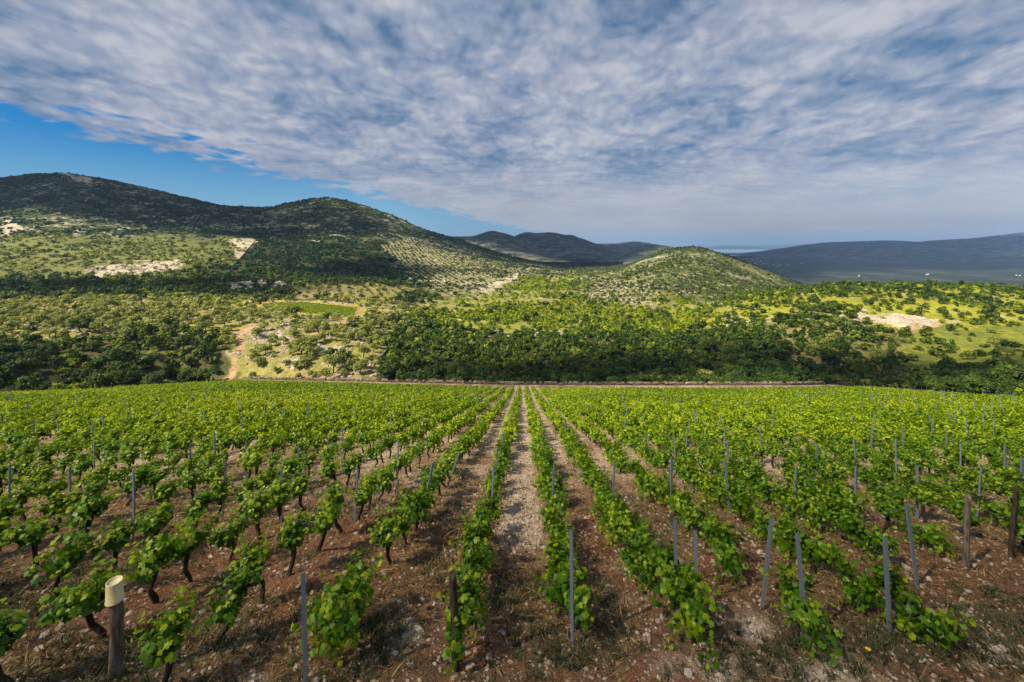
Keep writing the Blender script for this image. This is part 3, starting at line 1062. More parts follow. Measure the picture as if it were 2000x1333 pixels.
order = np.argsort(np.where(inview, vines[:, 2], 1e6))
near_ids = set(order[:300].tolist())
NEARY = vines[order[299], 2]

ORD = ['first', 'second', 'third', 'fourth', 'fifth', 'sixth', 'seventh', 'eighth', 'ninth', 'tenth'] + [f'{k}st' if k % 10 == 1 and k != 11 else f'{k}nd' if k % 10 == 2 and k != 12 else f'{k}rd' if k % 10 == 3 and k != 13 else f'{k}th' for k in range(11, 120)]


def row_words(j):
    j = int(j)
    if j >= 0:
        return ORD[j] + ' row right of the central aisle'
    return ORD[-j - 1] + ' row left of the central aisle'


def rowkey(i):
    return (vines[i, 0], vines[i, 2])


count = {}
for i in sorted(near_ids, key=rowkey):
    j, X, Y = vines[i]
    j = int(j)
    k = count.get(j, 0)
    count[j] = k + 1
    style = 1 if (-1 <= j <= 3) else 0
    if j == -2:
        style = int(rng.uniform() < .5)
    if j > 3:
        style = int(rng.uniform() < .6)
    tr, lv = (HEDGE if style else BUSH)[rng.integers(0, 12)]
    s = rng.uniform(.94, 1.16)
    wx = 1.08 if j >= 0 else 1.0
    if j < -1:
        s *= 1.13
    root = link('grapevine', None, loc=(X, Y, float(land_z(X, Y)) - .02), rz=-ROWDX + rng.normal(0, .12) + (math.pi if rng.uniform() < .5 else 0), scale=(s * wx * rng.uniform(.9, 1.1), s, s * rng.uniform(.95, 1.08)))
    look = 'dense leafy grapevine' if style else 'bushy dark-trunked grapevine'
    tag(root, f'{look}, {ORD[k]} from near end, {row_words(j)}', 'grapevine', 'grapevines in the near ends of the rows')
    link('trunk', tr, root)
    link('foliage', lv, root)

rest = np.array([i for i in range(len(vines)) if i not in near_ids])


def merged(ids, tmpls, name, mats, sc_lo, sc_hi, lab, cat):
    pos = np.stack([vines[ids, 1], vines[ids, 2], vz[ids] - .03], -1)
    s = rng.uniform(sc_lo, sc_hi, (len(ids), 1)) * rng.uniform(.92, 1.1, (len(ids), 3))
    vo = (fbm(pos[:, 0] / 18, pos[:, 1] / 18, 77, 3) - .5) * .5 + rng.normal(0, .06, len(ids))
    v, f, m, a = scatter_copies(tmpls, pos, -ROWDX + rng.normal(0, .15, len(ids)) + math.pi * rng.integers(0, 2, len(ids)), s, vo)
    return v, f, m, a


parts = []
Ydist = vines[rest, 2]
for ids, tm, lo, hi_ in ((rest[Ydist < 52], MIDV, 1.14, 1.36), (rest[(Ydist >= 52) & (vines[rest, 0] >= 0)], FARV, .98, 1.2), (rest[(Ydist >= 52) & (vines[rest, 0] < 0)], FARV2 + FARV, .98, 1.2)):
    parts.append(merged(ids, tm, 'x', None, lo, hi_, None, None))


def join_parts(parts):
    V, FS, M, A, n = [], {}, {}, [], 0
    for v, f, m, a in parts:
        k0 = 0
        for q in f:
            FS.setdefault(q.shape[1], []).append(q + n)
            M.setdefault(q.shape[1], []).append(m[k0:k0 + len(q)])
            k0 += len(q)
        V.append(v)
        A.append(a)
        n += len(v)
    ks = sorted(FS)
    return np.concatenate(V), [np.concatenate(FS[k]) for k in ks], np.concatenate([np.concatenate(M[k]) for k in ks]), np.concatenate(A)


v, f, m, a = join_parts(parts)
o = link('grapevines', make_mesh('grapevines', v, f, [M_VINEFAR_SUN, M_VBARK], m, {'var': a}))
px_, py_ = np.meshgrid(np.arange(-190, -70, 1.5), np.arange(230, 330, 2.4))
px_, py_ = px_.ravel() + rng.normal(0, .2, px_.size), py_.ravel() + rng.normal(0, .2, px_.size) + .25 * px_.ravel() * 0
pz_ = land_z(px_, py_)
ins_ = inside(VINEPATCH, *to_px(px_, py_, pz_))
pp_ = np.stack([px_, py_, pz_], -1)[ins_]
if len(pp_):
    v, f, m, a = scatter_copies(FARV, pp_, np.full(len(pp_), math.pi / 2) + rng.normal(0, .1, len(pp_)), np.full((len(pp_), 3), 1.35), rng.normal(.05, .08, len(pp_)))
    o2 = link('grapevines', make_mesh('grapevines', v, f, [M_VINEFAR_SUN, M_VBARK], m, {'var': a}))
    tag(o2, 'bright green little vineyard among the olive groves left of centre', 'vineyard', kind='stuff')
tag(o, 'green grapevine rows filling the field farther down the slope towards the wall', 'vineyard', kind='stuff')


# ------------------------------------------------------------------ stakes
def stake_mesh(h=1.72):
    """rolled steel C profile with lips and wire hooks"""
    wd, dp, th = .026, .034, .004
    out = np.array([(-wd, dp), (-wd, -dp * .3), (wd, -dp * .3), (wd, dp), (wd * .55, dp), (wd * .55, dp - th), (wd - th, dp - th), (wd - th, -dp * .3 + th), (-wd + th, -dp * .3 + th), (-wd + th, dp - th), (-wd * .55, dp - th), (-wd * .55, dp)])
    n = len(out)
    b = Bag()
    v = np.concatenate([np.c_[out, np.full(n, -.25)], np.c_[out, np.full(n, h)]])
    j = np.arange(n)
    q = np.stack([j, (j + 1) % n, n + (j + 1) % n, n + j], -1)
    b.add(v, [q])
    for z0 in (-.25, h):
        top = np.c_[out, np.full(n, z0)]
        quads = np.array([[0, 1, 8, 9], [1, 2, 7, 8], [2, 3, 6, 7], [3, 4, 5, 6], [0, 9, 10, 11]])
        b.add(top, [quads])
    for z in np.arange(.5, h - .05, .16):
        for s in (-1, 1):
            hk = np.array([[s * wd, .0, z], [s * (wd + .016), .0, z + .004], [s * (wd + .018), .0, z + .022]])
            v, f = tube(hk, .004, 4)
            b.add(v, f)
    return b.mesh('stake', [M_STEEL])


STAKE = [stake_mesh(1.72), stake_mesh(1.62), stake_mesh(1.80)]
GREYTOP = 1.72

manual = [  # x_top, y_top, x_base, y_base  on the photograph; row
 (592, 1120, 597, 1352, -2), (1115, 1040, 1118, 1260, 0), (1318, 1015, 1322, 1183, 1), (1358, 1037, 1361, 1190, 1), (1507, 1012, 1489, 1188, 2), (1561, 1045, 1578, 1258, 2), (1731, 1053, 1738, 1235, 3), (1770, 982, 1793, 1150, 4)]
manlabels = ['upright grey steel stake at the bottom edge, near end of second left row',
             'grey steel stake at the near end of the first row right of the central aisle',
             'left one of two close grey steel stakes, second row right of the aisle',
             'right grey steel stake of a close pair, second row right of the central aisle',
             'grey steel stake leaning right at its top, third row right of the central aisle',
             'grey steel stake leaning left beside the end vine of the third row right',
             'half-hidden grey steel stake behind the end vine of the fourth row right',
             'grey steel stake leaning left above a white rock, fifth row right of the aisle']


def ground_at(xp, yp):
    """point of the soil seen at a pixel of the photograph"""
    Yv = np.linspace(3, 60, 6000)
    Xv = (xp - 1000) / F * Yv
    zz = land_z(Xv, Yv)
    yv = YH - F * (zz - HC) / Yv
    i = np.argmin(np.abs(yv - yp))
    return Xv[i], Yv[i], zz[i]


GS = 'steel stakes along the vine rows'
for (xt, yt, xb, yb, j), lab in zip(manual, manlabels):
    X, Y, Z = ground_at(xb, yb)
    ztop = HC - (yt - YH) / F * Y
    L = ztop - Z
    dx = (xt - xb) / F * Y
    o = link('metal_stake', STAKE[0], loc=(X, Y, Z), scale=(1.0, 1.0, L / 1.72))
    o.rotation_euler = (rng.normal(0, .02), math.atan2(dx, L), rng.uniform(-.5, .5))
    tag(o, lab, 'stake', GS)

stk = []
for j, X0 in ROWS.items():
    for i in range(36):
        Y = 12.2 + 4.1 * i + rng.normal(0, .22)
        if j >= 0:
            Y += .45
        if rng.uniform() < (.0 if i == 0 else .25 if Y < 20 else .55 if Y < 45 else .68):
            continue
        X = row_x(X0, Y)
        if abs(X / Y) > 1.5 or Y > float(field_end(np.array(X), np.array(Y))) - .3:
            continue
        stk.append((j, X, Y))
    if j > 6 or j < -6:
        pass
stk = np.array(stk)
sz = land_z(stk[:, 1], stk[:, 2])
sx, sy = to_px(stk[:, 1], stk[:, 2], sz + 1.2)
vis = (sx > 3) & (sx < 1997)
od = np.argsort(np.where(vis, stk[:, 2], 1e6))
nearst = od[:292]
cnt = {0: 1, 1: 2, 2: 2, 3: 1, 4: 1, -2: 1}
for i in sorted(nearst.tolist(), key=lambda i: (stk[i, 0], stk[i, 2])):
    j, X, Y = stk[i]
    j = int(j)
    k = cnt.get(j, 0)
    cnt[j] = k + 1
    o = link('metal_stake', STAKE[rng.integers(0, 3)], loc=(X + .03, Y, sz[i]))
    tl = rng.normal(0, .03, 2) if rng.uniform() > .12 else rng.normal(0, .12, 2)
    o.rotation_euler = (tl[0], tl[1], rng.uniform(-.6, .6))
    tag(o, f'grey steel stake, {ORD[k]} from near end, {row_words(j)}', 'stake', GS)
rs = np.array(od[292:])
b = Bag()
v0, f0 = tube([[0, 0, -.1], [0, 0, 1.55]], .021, 4)
tm = [(v0, f0, np.zeros(sum(len(q) for q in f0), int), np.full(len(v0), .5))]
pos = np.stack([stk[rs, 1], stk[rs, 2], sz[rs]], -1)
v, f, m, a = scatter_copies(tm, pos, rng.uniform(0, 3, len(rs)), np.repeat(rng.uniform(.9, 1.08, (len(rs), 1)), 3, 1) * np.array([1, 1, 1]))
o = link('metal_stakes', make_mesh('metal_stakes', v, f, [M_STEEL], m, {'var': a}))
tag(o, 'thin grey stakes standing in the rows farther down the field', 'stakes', kind='stuff')


# one catch wire along each of the nearest rows, sagging from stake to stake
for j in range(-6, 8):
    y0 = {-1: 6.3, 0: 6.8, 1: 7.7, 2: 7.0, 3: 7.0, 4: 8.5, 5: 9.4, 6: 9.9}.get(j, 12.2 + (.45 if j >= 0 else 0))
    ys_ = np.arange(y0, 62, .8)
    xs_ = row_x(ROWS[j], ys_) + .03
    zs_ = land_z(xs_, ys_) + 1.22 - .05 * np.abs(np.sin(math.pi * (ys_ - 12.2) / 4.1))
    v, f = tube(np.stack([xs_, ys_, zs_], -1), .0026, 3)
    tag(link('trellis_wire', make_mesh('trellis_wire', v, f, [M_STEEL])), f'thin steel wire strung above the {row_words(j)}', 'wire', 'catch wires of the nearest rows')


# wooden posts
def wood_post(r, h, mat, seed):
    rr = np.random.default_rng(seed)
    n = 14
    zs = np.linspace(-.25, h, 16)
    th = np.arange(n) * 2 * math.pi / n
    lob = 1 + .07 * np.sin(th * 3 + 1) + .05 * np.sin(th * 5) + rr.normal(0, .03, n)
    v = []
    for z in zs:
        k = r * (1.06 - .12 * (z / h)) * lob * (1 + rr.normal(0, .012, n))
        v.append(np.stack([np.cos(th) * k + .012 * math.sin(z * 2.2), np.sin(th) * k, np.full(n, z)], -1))
    v = np.concatenate(v)
    v[-n:, 2] += .03 * np.cos(th) + rr.normal(0, .008, n)
    i = np.arange(len(zs) - 1)[:, None] * n
    j = np.arange(n)[None]
    q = np.stack([i + j, i + (j + 1) % n, i + n + (j + 1) % n, i + n + j], -1).reshape(-1, 4)
    v = np.concatenate([v, [[.012 * math.sin(h * 2.2), 0, h - .006]]])
    jj = np.arange(n)
    k = (len(zs) - 1) * n
    t = np.stack([k + jj, k + (jj + 1) % n, np.full(n, len(v) - 1)], -1)
    return make_mesh('wooden_post', v, [q, t], [mat], smooth_sh=np.r_[np.ones(len(q), bool), np.zeros(len(t), bool)])


for (xt, yt, xb, yb, r, mat, lab, sd) in (
        (225, 1165, 224, 1322, .076, M_GREYWOOD, 'thick weathered wooden post wearing an upside-down cream bucket', 1),
        (882, 1115, 891, 1306, .062, M_DARKWOOD, 'dark cracked wooden post at near end of the first row left of the aisle', 2),
        (1880, 965, 1886, 1110, .052, M_GREYWOOD, 'grey weathered wooden post at near end of the sixth row right of the aisle', 3),
        (1967, 950, 1975, 1092, .048, M_DARKWOOD, 'dark wooden post among the vines near the right edge, seventh row right', 4)):
    X, Y, Z = ground_at(xb, yb)
    L = HC - (yt - YH) / F * Y - Z
    o = link('wooden_post', wood_post(r, L, mat, sd), loc=(X, Y, Z))
    o.rotation_euler = (0, math.atan2((xt - xb) / F * Y, L), .4 * sd)
    tag(o, lab, 'post', 'wooden end posts of the rows')
    if sd == 1:
        BK = (X, Y, Z + L)

# bucket, upside down: rim below, recessed base on top
n = 40
prof = [(.118, -.045), (.130, -.045), (.132, -.030), (.126, -.028), (.127, -.006), (.124, -.004), (.117, .26), (.114, .268), (.105, .268), (.102, .245), (.0, .243)]
th = np.arange(n) * 2 * math.pi / n
v = np.concatenate([np.stack([np.cos(th) * r, np.sin(th) * r, np.full(n, z)], -1) for r, z in prof])
i = np.arange(len(prof) - 1)[:, None] * n
j = np.arange(n)[None]
q = np.stack([i + j, i + (j + 1) % n, i + n + (j + 1) % n, i + n + j], -1).reshape(-1, 4)
inner = np.concatenate([np.stack([np.cos(th) * .112, np.sin(th) * .112, np.full(n, -.045)], -1), np.stack([np.cos(th) * .106, np.sin(th) * .106, np.full(n, .235)], -1)])
q2 = np.stack([np.arange(n), n + np.arange(n), n + (np.arange(n) + 1) % n, (np.arange(n) + 1) % n], -1)
b = Bag()
b.add(v, [q])
b.add(inner, [q2])
bk = link('plastic_bucket', b.mesh('plastic_bucket', [M_BUCKET], True), loc=(BK[0], BK[1], BK[2] - .02), scale=(.80, .80, .98))
bk.rotation_euler = (R(4), R(3), 0)
tag(bk, 'cream plastic bucket turned upside down on top of a weathered wooden post', 'bucket')


# ------------------------------------------------------------------ stones, straw, weeds on the soil
def sample_near(n, ymax, ymin=4.2, power=2.0):
    """points on the soil in view, denser close by"""
    t = rng.uniform(0, 1, n)
    Y = ymin * (ymax / ymin) ** t if power == 0 else (ymin ** power + t * (ymax ** power - ymin ** power)) ** (1 / power)
    X = rng.uniform(-1.38, 1.38, n) * Y
    return X, Y


IC0 = ico(0)
IC1 = ico(1)


def stone_templates(k, base, seed):
    out = []
    r = np.random.default_rng(seed)
    for i in range(k):
        v, f = base
        v = v * (1 + r.normal(0, .16, (len(v), 1))) * np.array([1, r.uniform(.6, .95), r.uniform(.35, .7)])
        out.append((v, [f], np.zeros(len(f), int), np.zeros(len(v))))
    return out


X, Y = sample_near(210000, 30, 4.2, .9)
Z = land_z(X, Y)
g_, r_, w_ = soil_maps(X, Y, Z)
pk = np.clip(.28 + .11 * g_ ** 1.5 + .8 * (g_ > .55) * (Y < 16) * g_, 0, 1) * .55
sel = rng.uniform(0, 1, len(X)) < pk
X, Y = X[sel], Y[sel]
gsel = g_[sel]
s = np.exp(rng.normal(math.log(.021), .48, len(X))) * (1 + Y / 45)
s = np.clip(s, .009, .085)
Z = land_z(X, Y) + ((fbm(X * 3.1, Y * 3.1, 91, 4, .6) - .5) * .13 + (fbm(X * 13, Y * 13, 95, 2) - .5) * .045) * smooth(40, 14, Y) + s * .12
v, f, m, a = scatter_copies(stone_templates(10, IC0, 5), np.stack([X, Y, Z], -1), rng.uniform(0, 6.28, len(X)), np.repeat(s[:, None], 3, 1), np.clip(rng.normal(.42 + .3 * gsel, .26, len(X)), 0, 1))
o = link('gravel', make_mesh('gravel', v, f, [M_STONE], m, {'var': a}))
tag(o, 'pale limestone pebbles scattered over the reddish soil between the rows', 'stones', kind='stuff')
N_ST = len(X)

rocks = [(1772, 1112, .105, 'white limestone rock below the leaning stake of the fifth row right'), (1781, 1134, .06, 'small white rock just below a larger one at a leaning stake'),
         (1238, 1074, .085, 'pale rock beside the second row right of the aisle, on reddish soil'), (1233, 1098, .06, 'small pale rock beside the second row right of the aisle, below a larger one'),
         (1945, 1272, .10, 'white rock in the stony patch at bottom right'), (1912, 1268, .075, 'white rock left of another in the stony patch at bottom right'),
         (815, 1236, .10, 'grey white rock on straw between first and second row left'), (88, 1242, .07, 'cream pebble-shaped rock on red soil left of the bucket post'),
         (78, 1270, .075, 'elongated cream rock on red soil at the bottom left'), (1345, 1318, .07, 'pale rock at the bottom edge between first and second row right'),
         (805, 1303, .05, 'small white rock at the bottom left of the dark wooden post'), (1292, 1207, .06, 'pale rock left of the end vine of the second row right'), (1578, 1123, .05, 'cream rock right of a leaning stake in the third row right')]
rt = stone_templates(6, IC1, 9)
for k, (xp, yp, s, lab) in enumerate(rocks):
    X, Y, Z = ground_at(xp, yp)
    t = rt[k % 6]
    o = link('limestone_rock', make_mesh('limestone_rock', t[0], t[1], [M_STONE], attrs={'var': np.full(len(t[0]), .95)}), loc=(X, Y, Z + s * .25), rz=rng.uniform(0, 6), scale=(s, s, s))
    tag(o, lab, 'rock', 'larger rocks on the vineyard soil')

# straw: bent blades lying about
def blade_templates(k, seed, up, n_bl=1):
    out = []
    r = np.random.default_rng(seed)
    for i in range(k):
        b = Bag()
        for q in range(n_bl):
            a = r.uniform(0, 6.28)
            L = r.uniform(.6, 1.2)
            d = np.array([math.cos(a), math.sin(a)])
            pz = np.array([0, up * r.uniform(.3, 1.1), up * r.uniform(.2, 1.3)])
            off = r.normal(0, .25 if n_bl > 1 else 0, 2)
            bend = r.normal(0, .25)
            pts = np.array([[0, 0, 0], [d[0] * L * .5 - d[1] * bend * .3, d[1] * L * .5 + d[0] * bend * .3, pz[1] * L], [d[0] * L - d[1] * bend, d[1] * L + d[0] * bend, pz[2] * L]])
            pts[:, :2] += off
            wv = np.array([-d[1], d[0], r.normal(0, .5)]) * (.030 if n_bl == 1 else .045)
            v = np.concatenate([pts - wv, pts[::-1] + wv])
            v[2] = pts[2] - wv * .2
            v[3] = pts[2] + wv * .2
            b.add(v, [np.array([[0, 1, 4, 5], [1, 2, 3, 4]])], 0, r.normal(0, .12))
        out.append(b.arrays())
    return out


def on_soil(X, Y):
    return land_z(X, Y) + ((fbm(X * 3.1, Y * 3.1, 91, 4, .6) - .5) * .13 + (fbm(X * 13, Y * 13, 95, 2) - .5) * .045) * smooth(40, 14, Y)


X, Y = sample_near(330000, 26, 4.2, .9)
Z = on_soil(X, Y)
n = fbm(X * .8 + 5, Y * .8, 101, 4)
g_, r_, w_ = soil_maps(X, Y, Z)
sel = rng.uniform(0, 1, len(X)) < np.clip(.25 + 2.2 * (n - .42), .12, 1) * (1 - .7 * (g_ > .6)) * (.45 + .55 * smooth(5.5, 9, Y))
X, Y, Z, n, r_ = X[sel], Y[sel], Z[sel], n[sel], r_[sel]
s = np.exp(rng.normal(math.log(.095), .42, len(X))) * (1 + Y / 40)
v, f, m, a = scatter_copies(blade_templates(14, 3, .22), np.stack([X, Y, Z + .012], -1), rng.uniform(0, 6.28, len(X)), np.repeat(s[:, None], 3, 1), np.clip(rng.normal(.46, .27, len(X)) - .18 * r_, 0, 1))
o = link('dry_grass', make_mesh('dry_grass', v, f, [M_STRAW], m, {'var': a}))
tag(o, 'straw-coloured dry grass litter lying over the soil between the rows', 'dry grass', kind='stuff')

X, Y = sample_near(22000, 20, 4.2, 1.2)
Z = on_soil(X, Y)
g_, r_, w_ = soil_maps(X, Y, Z)
sel = rng.uniform(0, 1, len(X)) < np.clip(w_ * .55 + .02, 0, 1)
X, Y, Z = X[sel], Y[sel], Z[sel]
s = rng.uniform(.06, .17, len(X))
v, f, m, a = scatter_copies(blade_templates(10, 4, .8, 12), np.stack([X, Y, Z], -1), rng.uniform(0, 6.28, len(X)), np.repeat(s[:, None], 3, 1), np.clip(rng.normal(.45, .2, len(X)), 0, 1))
o = link('weeds', make_mesh('weeds', v, f, [M_WEED], m, {'var': a}))
tag(o, 'low dull green weeds growing in patches on the soil', 'weeds', kind='stuff')

# one yellow flower in the weeds at lower right
X, Y, Z = ground_at(1695, 1281)
fl = link('yellow_flower', None, loc=(X, Y, Z))
tag(fl, 'single tiny yellow flower in the weeds at lower right', 'flower')
b = Bag()
vv, ff = tube([[0, 0, -.02], [.005, 0, .05], [.0, .004, .10]], .004, 5)
b.add(vv, ff)
link('stem', b.mesh('stem', [M_WEED], True), fl)
b = Bag()
for k in range(14):
    a0 = k * 2 * math.pi / 14
    ca, sa = math.cos(a0), math.sin(a0)
    b.add([[0, 0, .10], [ca * .02 - sa * .008, sa * .02 + ca * .008, .108], [ca * .042, sa * .042, .104], [ca * .02 + sa * .008, sa * .02 - ca * .008, .108]], [np.array([[0, 1, 2, 3]])])
link('petals', b.mesh('petals', [plain_mat('yellow_petal', (.85, .50, .01), .6)]), fl)


# ------------------------------------------------------------------ dry stone walls
def stone_wall(name, pts, h, wdt, lab, seed, slen=.55, brush=True):
    r = np.random.default_rng(seed)
    p = np.array(pts, float)
    seg = np.r_[0, np.cumsum(np.hypot(*np.diff(p, axis=0).T))]
    L = seg[-1]
    b = Bag()
    box = np.array([[x, y, z] for x in (-.5, .5) for y in (-.5, .5) for z in (-.5, .5)])
    bf = np.array([[0, 1, 3, 2], [4, 6, 7, 5], [0, 4, 5, 1], [2, 3, 7, 6], [0, 2, 6, 4], [1, 5, 7, 3]])
    layers = max(2, int(h / .28))
    for ly in range(layers):
        s = r.uniform(0, slen)
        while s < L:
            ln = slen * r.uniform(.55, 1.5)
            x, y = np.interp(s, seg, p[:, 0]), np.interp(s, seg, p[:, 1])
            x2, y2 = np.interp(min(s + .5, L), seg, p[:, 0]), np.interp(min(s + .5, L), seg, p[:, 1])
            a = math.atan2(y2 - y, x2 - x) + r.normal(0, .06)
            hh = h / layers * r.uniform(.85, 1.35)
            if not (ly == layers - 1 and r.uniform() < .3):
                v = box * (1 + r.normal(0, .13, (8, 3))) * [ln * .97, wdt * r.uniform(.8, 1.2), hh]
                ca, sa = math.cos(a), math.sin(a)
                v = np.stack([v[:, 0] * ca - v[:, 1] * sa + x, v[:, 0] * sa + v[:, 1] * ca + y, v[:, 2] + float(land_z(x, y)) + h / layers * (ly + .45) - .05], -1)
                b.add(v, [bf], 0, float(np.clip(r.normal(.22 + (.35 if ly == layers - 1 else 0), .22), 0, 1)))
            s += ln
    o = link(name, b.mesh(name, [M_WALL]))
    return tag(o, lab, 'stone wall')


def along_edge(x0, x1, off, n=60):
    xs = np.linspace(x0, x1, n)
    e = np.array([interp_x(EDGE, x) for x in xs]) + off
    return [((x - 1000) / F * Y, Y) for x, Y in zip(xs, e)]


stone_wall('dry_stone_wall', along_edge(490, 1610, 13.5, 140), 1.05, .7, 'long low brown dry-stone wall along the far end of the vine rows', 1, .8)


def land_at(xp, yp, y0=120, y1=1300):
    Yv = np.exp(np.linspace(math.log(y0), math.log(y1), 3000))
    Xv = (xp - 1000) / F * Yv
    zz = land_z(Xv, Yv)
    yv = YH - F * (zz - HC) / Yv
    ok = np.where(yv <= yp)[0]
    i = ok[0] if len(ok) else len(Yv) - 1
    return Xv[i], Yv[i], zz[i]


def px_line(pl, n=30):
    p = np.array(pl, float)
    t = np.linspace(0, len(p) - 1, n)
    return [land_at(np.interp(k, np.arange(len(p)), p[:, 0]), np.interp(k, np.arange(len(p)), p[:, 1]))[:2] for k in t]


stone_wall('dry_stone_wall', px_line([(572, 684), (620, 663), (660, 645), (695, 628)]), 1.3, .8, 'dark dry-stone wall climbing beside the dirt track in the olive grove', 2, 1.0)
stone_wall('dry_stone_wall', px_line([(742, 702), (752, 690), (762, 682)]), 1.2, .8, 'short dry-stone wall at the edge of dark woodland and olive grove', 3, 1.0)
stone_wall('dry_stone_wall', px_line([(465, 512), (478, 496), (498, 472)]), 1.5, 1.2, 'straight stone wall up the left hillside beside a pale clearing', 4, 2.0)


# ------------------------------------------------------------------ trees
def crown_variant(seed, rad, hgt, z0, n_lobes, n_leaf, size, mat, flat=.8):
    """leaf sprays on a set of uneven lobes; returns arrays"""
    r = np.random.default_rng(seed)
    P, N, S, V = [], [], [], []
    lobes = []
    for i in range(n_lobes):
        a = r.uniform(0, 6.28)
        q = math.sqrt(r.uniform(0, 1)) * rad * .72
        z = z0 + hgt * (r.uniform(.22, .80) * (1 - .35 * (q / rad)))
        lobes.append((math.cos(a) * q, math.sin(a) * q, z, rad * r.uniform(.26, .46), r.normal(0, .13)))
    per = n_leaf // n_lobes
    for lx, ly, lz, lr, lv in lobes:
        d = r.normal(0, 1, (per, 3))
        d /= np.linalg.norm(d, axis=1)[:, None]
        d[:, 2] = np.where(d[:, 2] < -.35, -d[:, 2], d[:, 2])
        rr = lr * r.uniform(.55, 1.12, per) ** .6
        p = np.stack([lx + d[:, 0] * rr, ly + d[:, 1] * rr, lz + d[:, 2] * rr * flat], -1)
        P.append(p)
        N.append(d + r.normal(0, .45, (per, 3)) + [0, 0, .35])
        S.append(size * r.uniform(.6, 1.35, per))
        V.append(np.clip(.42 + lv + r.normal(0, .14, per), 0, 1))
    P, N, S, V = map(np.concatenate, (P, N, S, V))
    T = r.normal(0, 1, P.shape)
    v, f, k = place_leaves(P - 0, N, T, S, 1)
    return v, f, np.zeros(len(P), int), np.repeat(V, k), lobes


def tree_variant(seed, rad, hgt, z0, n_lobes, n_leaf, size, mat, tr=.16):
    v, f, m, a, lobes = crown_variant(seed, rad, hgt, z0, n_lobes, n_leaf, size, mat)
    crown = make_mesh('crown', v, f, [mat], m, {'var': a})
    r = np.random.default_rng(seed + 1)
    b = Bag()
    top = np.array([r.normal(0, .2), r.normal(0, .2), z0 + hgt * .22])
    vv, ff = tube([[0, 0, -.5], [r.normal(0, .06), r.normal(0, .06), z0 * .5], top], [tr * 1.25, tr, tr * .8], 7)
    b.add(vv, ff)
    for lb in lobes[:6]:
        e = np.array(lb[:3])
        mid = (top + e) / 2 + r.normal(0, .1, 3) + [0, 0, .1]
        vv, ff = tube([top - [0, 0, .1], mid, e], [tr * .55, tr * .35, tr * .12], 5)
        b.add(vv, ff)
    return b.mesh('trunk', [M_BARK], True), crown


OAK = [tree_variant(1000 + i, 3.2, 5.2, 1.0, 15, 1500, .46, M_DARKTREE, .18) for i in range(8)]
OLV = [tree_variant(1100 + i, 2.7, 3.3, .9, 12, 1100, .34, M_OLIVE, .17) for i in range(8)]
SHB = [tree_variant(1200 + i, 2.0, 2.4, .1, 8, 500, .36, M_BRIGHT, .09) for i in range(5)]
DSH = [tree_variant(1300 + i, 2.0, 2.5, .1, 8, 500, .36, M_DARKTREE, .09) for i in range(5)]


def tmpl(seed0, k, rad, hgt, z0, lobes, leaf, size):
    return [crown_variant(seed0 + i, rad, hgt, z0, lobes, leaf, size, None)[:4] for i in range(k)]


T_MID = tmpl(2000, 10, 3.0, 4.6, .2, 8, 150, .95)     # woodland farther off
T_OLV = tmpl(2100, 10, 2.7, 3.4, .5, 8, 150, .75)
T_SHR = tmpl(2200, 10, 2.0, 2.4, -.1, 5, 60, .95)
T_FAR = tmpl(2300, 12, 3.0, 3.0, -.3, 4, 26, 2.1)

# density per square metre and kinds for each cover
COVER = {  # zone: (spacing in m, [(kind, weight)], size lo, hi)
 'mountain': (7.0, [('scrub', 1)], .65, 1.15), 'pale_slope': (6.6, [('olive', .6), ('scrub', .4)], .7, 1.15), 'forest': (5.4, [('dark', 1)], .85, 1.25),
 'dots': (7.2, [('scrub', .8), ('dark', .2)], .65, 1.05), 'hedge': (5.4, [('dark', .9), ('bright', .1)], .7, 1.2), 'terrace': (8.5, [('olive', .5), ('scrub', .5)], .5, .9),
 'olive': (5.2, [('olive', .93), ('dark', .07)], .75, 1.2), 'bush': (4.0, [('dark', .66), ('bright', .26), ('olive', .08)], .6, 1.15), 'belt': (3.5, [('dark', .90), ('olive', .03), ('bright', .07)], .55, 1.05),
 'band': (3.9, [('bright', .92), ('dark', .08)], .55, 1.1), 'cone': (4.6, [('scrub', 1)], .65, 1.1), 'hilltop': (3.7, [('dark', .55), ('bright', .45)], .42, .9),
 'hillmid': (3.9, [('dark', .8), ('olive', .2)], .55, .95), 'meadow': (7.0, [('dark', .8), ('olive', .2)], .45, 1.0)}
cand = []
for (ya, yb, st) in ((100, 330, 2.2), (330, 700, 2.8), (700, 2000, 5.0)):
    ny = int((yb - ya) / st)
    ys_ = ya + (np.arange(ny) + .5) * st
    for y in ys_:
        hw = (1.6 if ya < 700 else 1.45) * y
        xs_ = np.arange(-hw, hw, st)
        cand.append(np.stack([xs_ + rng.uniform(-.42, .42, len(xs_)) * st, np.full(len(xs_), y) + rng.uniform(-.42, .42, len(xs_)) * st, np.full(len(xs_), st)], -1))
for ang_, sp_, y0_, y1_, st_ in ((.42, 9.0, 330, 1150, 999.0),):   # trees planted in straight rows
    n_ = int(1600 / sp_)
    a_, b_ = np.meshgrid((np.arange(n_) - n_ / 2) * sp_, (np.arange(n_) - n_ / 2) * sp_ * .9)
    a_, b_ = a_.ravel() + rng.normal(0, .7, a_.size), b_.ravel() + rng.normal(0, .7, a_.size)
    xx_, yy_ = a_ * math.cos(ang_) - b_ * math.sin(ang_), a_ * math.sin(ang_) + b_ * math.cos(ang_) + 740
    m_ = (yy_ > y0_) & (yy_ < y1_) & (np.abs(xx_) < 1.45 * yy_)
    cand.append(np.stack([xx_[m_], yy_[m_], np.full(m_.sum(), st_)], -1))
cand = np.concatenate(cand)
CX, CY, CS = cand.T
CZ = land_z(CX, CY)
cpx, cpy = to_px(CX, CY, CZ)
_jx, _jy = jitter(CX, CY, cpx, cpy)
